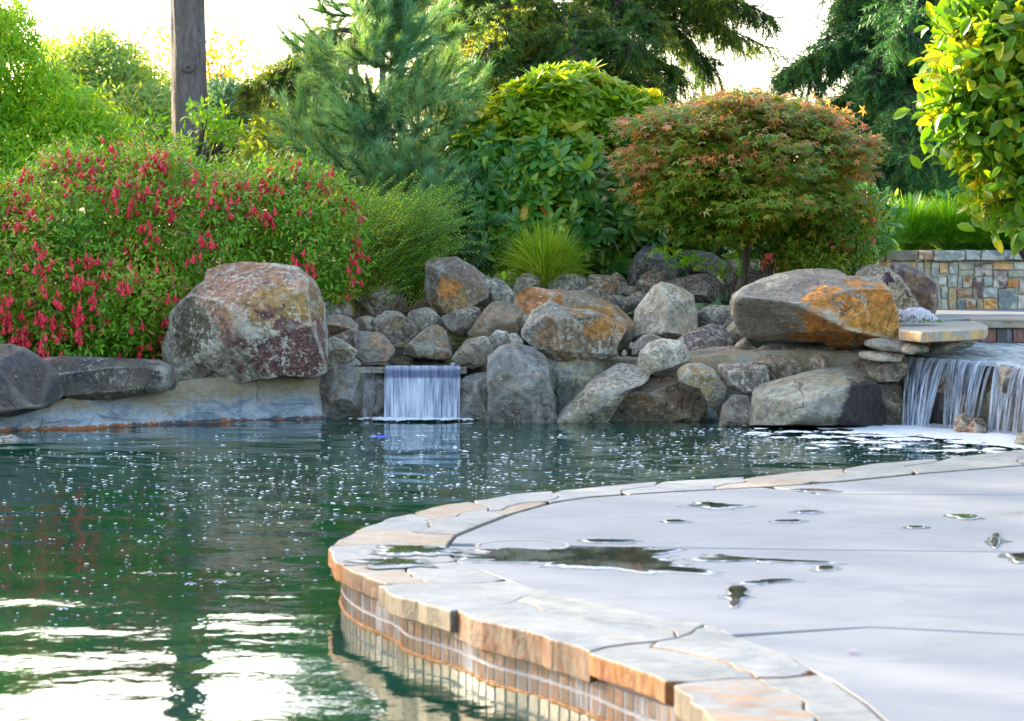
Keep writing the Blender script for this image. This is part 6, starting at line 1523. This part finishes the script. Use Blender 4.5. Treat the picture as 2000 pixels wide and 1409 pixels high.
# ---- rhododendron
r = np.random.default_rng(91)
rh = empty("rhododendron", P(1090, 520, 17.3), label="broad rhododendron with glossy leaf rosettes, its upper left tinted yellow green as if sunlit", cat="shrub")
env = [(1120, 230, 130, 85, 17.2, .6), (1050, 250, 100, 75, 17.1, .6), (960, 320, 75, 80, 17.0, .5), (1090, 340, 170, 110, 16.9, .6), (1200, 260, 100, 80, 17.2, .5), (950, 430, 85, 90, 16.8, .5), (1080, 440, 140, 80, 16.7, .5), (1200, 410, 90, 100, 16.9, .5), (1200, 500, 60, 60, 16.9, .4), (1230, 225, 60, 45, 17.3, .4), (1120, 180, 70, 45, 17.3, .4)]
p, nr, u = envelope(env, 2100, r, .3, .2, .12, gf=3)
pos, Rr, sc = clusters(p, nr, r, 9, .125, .05, up=.35, whorl=True, droop=.15)
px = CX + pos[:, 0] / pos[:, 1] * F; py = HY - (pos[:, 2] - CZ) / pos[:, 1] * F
sun_tinted = (py + (px - 960) * -0.10 + 60 * noise(pos * 3)) < 262 - np.clip((px - 1150) * .35, 0, 90)
put(rh, "leaf", LEAF2, pos[~sun_tinted], Rr[~sun_tinted], sc[~sun_tinted], LM['rhodo'], 220)
put(rh, "leaf", LEAF2, pos[sun_tinted], Rr[sun_tinted], sc[sun_tinted], LM['rhodo_sun_tint'], 80, "sun_tinted_leaves")
m = 26; k = r.choice(len(p[nr[:, 2] > .1]), m); pk = p[nr[:, 2] > .1][k]
ok = (CX + pk[:, 0] / pk[:, 1] * F < 1180); pk = pk[ok]; m = len(pk)
pos, Rr, sc = clusters(pk + [0, -.03, -.05], np.tile([0, -1, -.3], (m, 1)), r, 3, .12, .03, droop=.9)
put(rh, "leaf", LEAF2, pos, Rr, sc, leafmat("withered_orange_leaf", (0.35, 0.12, 0.01), (0.55, 0.22, 0.02), (0.5, 0.3, 0.03), .3, .3), 0, "withered_leaves")
stems(rh, P(1120, 520, 17.4), p[r.choice(len(p), 90)], r, B_br, .02)

# ---- maple
r = np.random.default_rng(101); D = 16
mb = P(1441, 588, 15.75)
mp = empty("japanese_maple", mb, label="rounded japanese maple with green and reddish leaves among the right boulders", cat="tree")
env = [(1450, 245, 150, 55, 15.9, .7), (1330, 250, 70, 40, 15.8, .5), (1585, 258, 80, 44, 15.9, .5), (1430, 325, 195, 75, 15.8, .8), (1248, 315, 45, 32, 15.8, .35), (1655, 320, 38, 40, 15.9, .35), (1335, 400, 68, 48, 15.6, .45), (1460, 405, 125, 55, 15.5, .6), (1595, 395, 72, 52, 15.7, .5), (1450, 205, 65, 20, 15.9, .35), (1385, 460, 70, 14, 15.5, .3), (1570, 452, 50, 20, 15.8, .25), (1240, 250, 22, 18, 15.8, .2), (1690, 285, 16, 16, 15.9, .15), (1240, 380, 20, 16, 15.7, .2)]
env = [(1450 + (e[0] - 1450) * .96, e[1], e[2] * .94) + tuple(e[3:]) for e in env]
p, nr, u = envelope(env, 4600, r, .62, .42, .35, gf=5)
# foliage in tiers
tier = .5 + .5 * np.sin((p[:, 2] * 26 + 3 * noise(p * 2.2)))
p = p[(tier > .22) | (r.uniform(size=len(p)) < .45)]; nr = nr[:len(p)]
m = len(p)
kk = 8
P_ = []; D_ = []; N_ = []; S_ = []
out_ = unit((p - P(1450, 340, 16)) * np.array([1, 1, .3]))
for j in range(kk):
    off = r.normal(0, 1, (m, 3)) * np.array([.07, .07, .018]); P_.append(p + off)
    D_.append(unit(out_ + r.normal(0, .7, (m, 3)) * np.array([1, 1, .4]) - np.array([0, 0, .35]))); N_.append(unit(np.array([0, -.45, 1.]) + r.normal(0, .35, (m, 3)))); S_.append(r.uniform(.035, .062, m))
pos = np.concatenate(P_); Rr = frames(np.concatenate(D_), np.concatenate(N_)); sc = np.concatenate(S_)
py = HY - (pos[:, 2] - CZ) / pos[:, 1] * F; px = CX + pos[:, 0] / pos[:, 1] * F
tz = np.tile(.5 + .5 * np.sin((p[:, 2] * 26 + 3 * noise(p * 2.2))), kk)
redp = np.interp(py, [180, 240, 330, 420, 500], [.48, .32, .15, -.02, -.08]) + np.where(px < 1290, .22, 0) + np.where(px > 1620, .25, 0) + .38 * noise(pos * 3.2) + .15 * (np.tile(noise(p * 9), kk))
red = r.uniform(size=len(pos)) < redp
put(mp, "leaf", PALM, pos[~red], Rr[~red], sc[~red], LM['maple'], 180)
put(mp, "leaf", PALM, pos[red], Rr[red], sc[red], LM['maple_r'], 120, "reddish_leaves")
tk = [mb + [0, 0, -.1], P(1441, 575, 15.75), P(1450, 540, 15.75), P(1457, 500, 15.75), P(1455, 450, 15.8), P(1452, 400, 15.8)]
q = np.array(tk); s = np.linspace(0, 5, 24); q = np.stack([np.interp(s, range(6), q[:, k]) for k in range(3)], 1)
V, Fq = tube(q, np.interp(s, [0, .8, 1.5, 5], [.062, .040, .028, .022]), 12); mk("trunk", V, Fq, B_maple, mp, smooth=True, loc=tuple(mb))
fork = P(1453, 430, 15.8)
stems(mp, fork, p[r.choice(m, 150)], r, B_maple, .012, n=4, sag=.05)
# yellow lower sprays hanging at the left
pl_ = np.array([P(x, y, 15.45) for x, y in ((1320, 500), (1340, 512), (1395, 518), (1410, 528), (1375, 505), (1300, 495), (1430, 505))])
pos, Rr, sc = clusters(np.repeat(pl_, 6, 0), np.tile([0, -1., 0], (42, 1)), r, 4, .05, .05)
put(mp, "leaf", PALM, pos[::2], Rr[::2], sc[::2], LM['bamboo'], 0, "yellow_lower_leaves")
# reddish companion shrub at the maple's lower right
tree("barberry_shrub", "low reddish green shrub right of the maple trunk, above the orange boulder", "shrub",
     [(1560, 490, 60, 50, 15.6, .35), (1620, 470, 60, 50, 15.7, .35), (1540, 515, 30, 25, 15.6, .2), (1665, 480, 35, 40, 15.7, .3), (1690, 420, 22, 45, 15.8, .2), (1590, 520, 70, 25, 15.5, .3)],
     620, 7, .05, .04, LM['maple'], (1.95, 15.7, .6), B_br, .015, 102, nb=30, rough=.3)
tree("shade_shrub", "dark leafy shrub filling the shade behind the maple trunk", "shrub", [(1330, 440, 70, 60, 17.6, .35), (1430, 450, 80, 55, 17.7, .35), (1540, 440, 90, 60, 17.8, .35), (1650, 430, 80, 60, 17.8, .35), (1280, 480, 60, 40, 17.5, .3)], 900, 6, .11, .06, LM['rhodo'], (1.6, 17.8, .6), B_br, .02, 104, templ=LEAF2)
tree("green_filler_shrub", "small green shrub in the shade right of the maple trunk", "shrub", [(1490, 470, 45, 40, 16.4, .3), (1560, 460, 60, 40, 16.5, .3)], 260, 6, .07, .05, LM['rhodo'], (1.7, 16.5, .6), B_br, .015, 103)

# ---- laurel bush at the right edge
r = np.random.default_rng(111)
lb = empty("laurel_bush", P(2010, 470, 13.9), label="bright yellow green laurel with large leaves at the upper right edge", cat="shrub")
env = [(1965, 110, 80, 100, 13.8, .45), (2060, 150, 120, 190, 14, .6), (1950, 230, 75, 65, 13.6, .4), (1975, 310, 80, 60, 13.6, .4), (2000, 375, 62, 34, 13.6, .35), (2075, 380, 80, 60, 13.9, .4), (1900, 150, 55, 50, 13.5, .3), (1890, 220, 45, 40, 13.5, .3), (1905, 80, 45, 40, 13.6, .3), (1925, 50, 50, 35, 13.8, .25), (1925, 285, 40, 35, 13.5, .25), (2040, 20, 100, 100, 14, .5)]
p, nr, u = envelope(env, 2700, r, .45, .12, .2, gf=3)
pos, Rr, sc = clusters(p, nr, r, 5, .108, .075, up=.2, droop=.1, flat=1, jit=.6)
# leaves reach out to the left and down
put(lb, "leaf", leaf_t(1, .50, .22, .16), pos, Rr, sc, LM['bush'], 300)
stems(lb, P(2040, 560, 14.2), p[r.choice(len(p), 110)], r, B_br, .018)

# ---- feathery box honeysuckle
r = np.random.default_rng(121)
b0 = P(740, 590, 15.5); lo = empty("box_honeysuckle", b0, label="feathery bright green shrub of arching sprays behind the small waterfall rocks", cat="shrub")
P_ = []; D_ = []; N_ = []; S_ = []; tb = []
for k in range(620):
    x0 = r.uniform(650, 815); y0 = r.uniform(460, 600); dd_ = r.uniform(-.2, .5)
    a = P(x0, y0, 15.6 + dd_)
    ang = R_(r.normal(40, 16)); L = r.uniform(.25, .55) * (1.0 if y0 < 540 else .7)
    e_ = a + np.array([math.cos(ang) * L, r.normal(-.05, .1), math.sin(ang) * L])
    m_ = (a + e_) / 2 + np.array([-.03, 0, .10 * L])
    q = bez(a, m_, e_, 9); tb.append(tube(q[::2], np.linspace(.003, .001, 5), 3))
    m = int(L / .011); s = np.linspace(.05, 1, m) * 8; i = np.minimum(7, s.astype(int)); c = q[i] + (q[i + 1] - q[i]) * (s - i)[:, None]
    ax = unit(q[i + 1] - q[i]); up_ = unit(np.array([.1, -.6, .8])); sd = unit(np.cross(ax, up_)) * np.where(np.arange(m) % 2, 1, -1)[:, None]
    P_.append(c); D_.append(unit(ax * .7 + sd + r.normal(0, .1, (m, 3)))); N_.append(np.tile(up_, (m, 1)) + r.normal(0, .2, (m, 3))); S_.append(r.uniform(.017, .027, m))
V, Fq = join(tb); mk("branch", V, Fq, B_br, lo, loc=tuple(b0))
put(lo, "leaf", leaf_t(1, .5, n=1), np.concatenate(P_), frames(np.concatenate(D_), np.concatenate(N_)), np.concatenate(S_), LM['lonicera'], 0, "sprays")

# ---- grasses
def grass(label, px, py, D, n, L, spread, mat, seed, w=.004, group=None, lean=(0, 0), name="fountain_grass"):
    r = np.random.default_rng(seed); b = P(px, py, D)
    t = empty(name, b, label=label, cat="grass clump", group=group)
    k = 7
    a = r.uniform(0, 2 * math.pi, n); out = r.uniform(.15, 1.0, n) ** .7 * spread; Ls = L * r.uniform(.6, 1.15, n)
    base = b + np.stack([np.cos(a), np.sin(a), 0 * a], 1) * (r.uniform(0, .07, n))[:, None]
    dx = np.stack([np.cos(a), np.sin(a)], 1) * out[:, None] + np.array(lean) + r.normal(0, .03, (n, 2))
    H = np.sqrt(np.maximum(Ls ** 2 - (dx ** 2).sum(1), .02)) ; droop = r.uniform(.2, .7, n) * out / spread
    s = np.linspace(0, 1, k)
    V = np.zeros((n, k, 2, 3))
    side = unit(np.stack([-np.sin(a), np.cos(a), 0 * a], 1) + r.normal(0, .5, (n, 3)))
    for j, t_ in enumerate(s):
        c = base + np.c_[dx * t_ ** 1.5, H * (t_ - droop * t_ ** 3.2)]
        ww = w * (1 - t_ ** 2) + .0004
        V[:, j, 0] = c - side * ww; V[:, j, 1] = c + side * ww
    idx = np.arange(n * k * 2).reshape(n, k, 2)
    Fq = np.stack([idx[:, :-1, 0].ravel(), idx[:, :-1, 1].ravel(), idx[:, 1:, 1].ravel(), idx[:, 1:, 0].ravel()], 1)
    mk("blades", V.reshape(-1, 3), Fq, mat, t, loc=tuple(b))
    return t
grass("airy fountain grass clump among the boulders in the centre of the bank", 1062, 580, 15.75, 2600, .52, .30, LM['grass'], 131, .0030)
GL = [("leftmost grass clump on the planter, falling over the wall's left end", 1712, 500, 18.25, -.05), ("tall grass clump second from the left on the planter", 1775, 492, 18.75, 0), ("third planter grass clump, under the low rhododendron", 1850, 492, 18.75, 0), ("fourth planter grass clump, darkest of the row", 1915, 492, 18.75, .02), ("grass clump at the right border on the planter", 1985, 492, 18.75, 0), ("grass clump just outside the right border on the planter", 2060, 492, 18.75, 0)]
for k, (lab, x, y, D, ln) in enumerate(GL):
    grass(lab, x, y, D, 2300, .47, .27, LM['grass2'] if k != 1 else LM['grass2'], 140 + k, .0035, "grass clumps along the planter wall", (ln, -.06))
grass("dark grass tuft at the foot of the planter wall's left end", 1690, 520, 17.6, 700, .30, .2, LM['grass2'], 150, .0035, name="grass_tuft")

# ---- low rhododendron behind the planter grasses
r = np.random.default_rng(151)
lr = empty("low_rhododendron", P(1870, 460, 19.4), label="low green rhododendron row between planter grasses and spruce", cat="shrub")
env = [(1800, 425, 45, 30, 19.5, .3), (1860, 415, 50, 35, 19.5, .3), (1920, 410, 50, 35, 19.5, .3), (1985, 420, 50, 40, 19.5, .3), (1740, 460, 60, 35, 19.6, .3), (1840, 465, 70, 35, 19.6, .3), (1940, 465, 70, 35, 19.6, .3), (2040, 460, 70, 40, 19.6, .3)]
p, nr, u = envelope(env, 620, r, .4, .1, .1)
pos, Rr, sc = clusters(p, nr, r, 8, .15, .05, up=.5, whorl=True)
put(lr, "leaf", LEAF2, pos, Rr, sc, LM['rhodo'], 0, "crown"); stems(lr, P(1870, 480, 19.5), p[r.choice(len(p), 25)], r, B_br, .012)

# ---- roses
t = NT("rose_petal"); M_rose = t.fin(t.pbr(t.mix(t.rand(), (0.75, 0.05, 0.10), (0.85, 0.22, 0.16)), .5))
def blooms(name, label, pts, D, leafm, seed, size=.03, base=None, group=None, mat=None):
    r = np.random.default_rng(seed); b = P(*(base or (pts[0][0], pts[0][1] + 60)), D)
    t = empty(name, b, label=label, cat="flowering plant", group=group)
    tb = []
    v = []; f = []
    for j in range(9):
        a = j * 2.4; tl = .3 + .7 * (j / 9); d = np.array([math.cos(a) * tl, math.sin(a) * tl, 1.1 - tl]); pn = np.array([-math.sin(a), math.cos(a), 0]) * .42
        i = len(v); v += [(0, 0, 0), tuple(d * .6 + pn), tuple(d), tuple(d * .6 - pn)]; f.append((i, i + 1, i + 2, i + 3))
    me = meshdata("flower", np.array(v), f, mats=(mat or M_rose,))
    lp = []
    for x, y in pts:
        q = P(x, y, D + r.normal(0, .05)); o = bpy.data.objects.new("flower", me); COL.objects.link(o); o.parent = t
        o.location = Vector((q - b).tolist()); s = size * r.uniform(.8, 1.2); o.scale = (s, s, s); o.rotation_euler = (r.uniform(.3, 1.2), r.normal(0, .3), r.uniform(0, 6))
        w = bez(b, (b + q) / 2 + [r.normal(0, .04), 0, .04], q, 7); tb.append(tube(w, np.linspace(.005, .002, 7), 4)); lp += [w[k] + r.normal(0, .02, 3) for k in (2, 3, 4, 5, 5, 6)]
    V, Fq = join(tb); mk("stem", V, Fq, B_br, t, loc=tuple(b))
    lp = np.array(lp); d = unit(r.normal(size=lp.shape)); put(t, "leaf", LEAF1, lp, frames(d, unit(np.array([0, -.5, 1.]) + r.normal(0, .4, d.shape))), r.uniform(.03, .055, len(lp)), leafm, 0, "leaves")
blooms("rose_bush", "rose bush with pink and coral blooms left of the planter wall", [(1698, 455), (1684, 462), (1702, 472), (1708, 434), (1690, 432), (1668, 478), (1640, 478), (1628, 486), (1650, 462), (1632, 492), (1672, 486), (1655, 490), (1690, 452), (1622, 476)], 15.5, LM['fuchsia'], 161, .032, (1665, 545))
blooms("red_azalea", "small crimson flowered plant beside the black stake light", [(1498, 502), (1508, 500), (1490, 515), (1512, 512), (1496, 522), (1504, 508)], 15.35, LM['maple_r'], 162, .03, (1500, 550))
# ---- candytuft mound
r = np.random.default_rng(171); b0 = P(1790, 630, 14.15)
cd = empty("candytuft_mound", b0, label="low mound of pale lilac white flowers on the flat slab beside the orange boulder", cat="flowering plant")
n = 420; a = r.uniform(0, 6.28, n); q = np.sqrt(r.uniform(0, 1, n)); X = q * np.cos(a); Yy = q * np.sin(a)
pos = b0 + np.stack([X * .12, Yy * .12, .065 * (1 - q ** 2.2) + .012 + r.normal(0, .004, n)], 1)
k = r.uniform(size=n) < .16; pos[k] += np.array([-.12, 0, -.012])
v = []; f = []
for j in range(5):
    a_ = j * 1.2566; c_, s_ = math.cos(a_), math.sin(a_); i = len(v); v += [(0, 0, 0), (c_ * .7 - s_ * .35, s_ * .7 + c_ * .35, .15), (c_, s_, .1), (c_ * .7 + s_ * .35, s_ * .7 - c_ * .35, .15)]; f.append((i, i + 1, i + 2, i + 3))
nn = unit(np.stack([X, Yy - .4, np.ones(n) * 1.0], 1) + r.normal(0, .25, (n, 3)))
put(cd, "flower", (np.array(v), np.array(f)), pos, frames(unit(np.cross(nn, r.normal(size=(n, 3)))), nn), r.uniform(.010, .016, n), plain("candytuft_petal", (0.74, 0.68, 0.82), .6, .08), 300, "flowers")
n = 500; a = r.uniform(0, 6.28, n); q = np.sqrt(r.uniform(0, 1, n)); pos = b0 + np.stack([q * np.cos(a) * .135 - .01, q * np.sin(a) * .13, .05 * (1 - q ** 2)], 1); d = unit(np.stack([np.cos(a), np.sin(a), np.full(n, .6)], 1) + r.normal(0, .3, (n, 3)))
put(cd, "leaf", LEAFN, pos, frames(d, r.normal(size=(n, 3))), r.uniform(.02, .035, n), LM['grass2'], 0, "leaves")

# ---- ground cover under the shrubs and the far wood line
r = np.random.default_rng(181)
n = 5200; X = r.uniform(-4, 4.5, n); K = r.uniform(1.6, 6, n)
keep = ~((abs(X + .52) < .45) & (K < 2)) & ~((X > 1.75)); X, K = X[keep], K[keep]; Yg = shore(X) + K; Zg = slope_z(K) + .02
pos = np.stack([X, Yg, Zg], 1); d = unit(r.normal(size=pos.shape) + [0, 0, .7])
V, Fq = scatter(*LEAF1, pos, frames(d, r.normal(size=d.shape)), r.uniform(.05, .12, len(pos))); mk("ground_cover", V, Fq, LM['bluegreen'], kind="stuff", label="low green ground cover in the bed under the shrubs")
P_ = []; N_ = []
for x in np.arange(-60, 62, 1.6):
    y = 52 + 6 * math.sin(x * .3); h = 2.0 + 1.0 * noise(np.array([[x * .17, 3.3, 1.0]]))[0] + (1.4 if x < -6 else 0); m = 340
    d = unit(r.normal(size=(m, 3))); d[:, 1] = -abs(d[:, 1])
    P_.append(np.array([x, y, .3 + h * .5]) + d * np.array([1.8, 1.5, h * .62]) * r.uniform(.7, 1.05, (m, 1))); N_.append(d)
p = np.concatenate(P_); nr = np.concatenate(N_)
pos, Rr, sc = clusters(p, nr, r, 2, .38, .2)
V, Fq = scatter(*LEAF1, pos, Rr, sc); mk("distant_woods", V, Fq, LM['bluegreen'], kind="stuff", label="distant strip of woodland behind the garden trees")
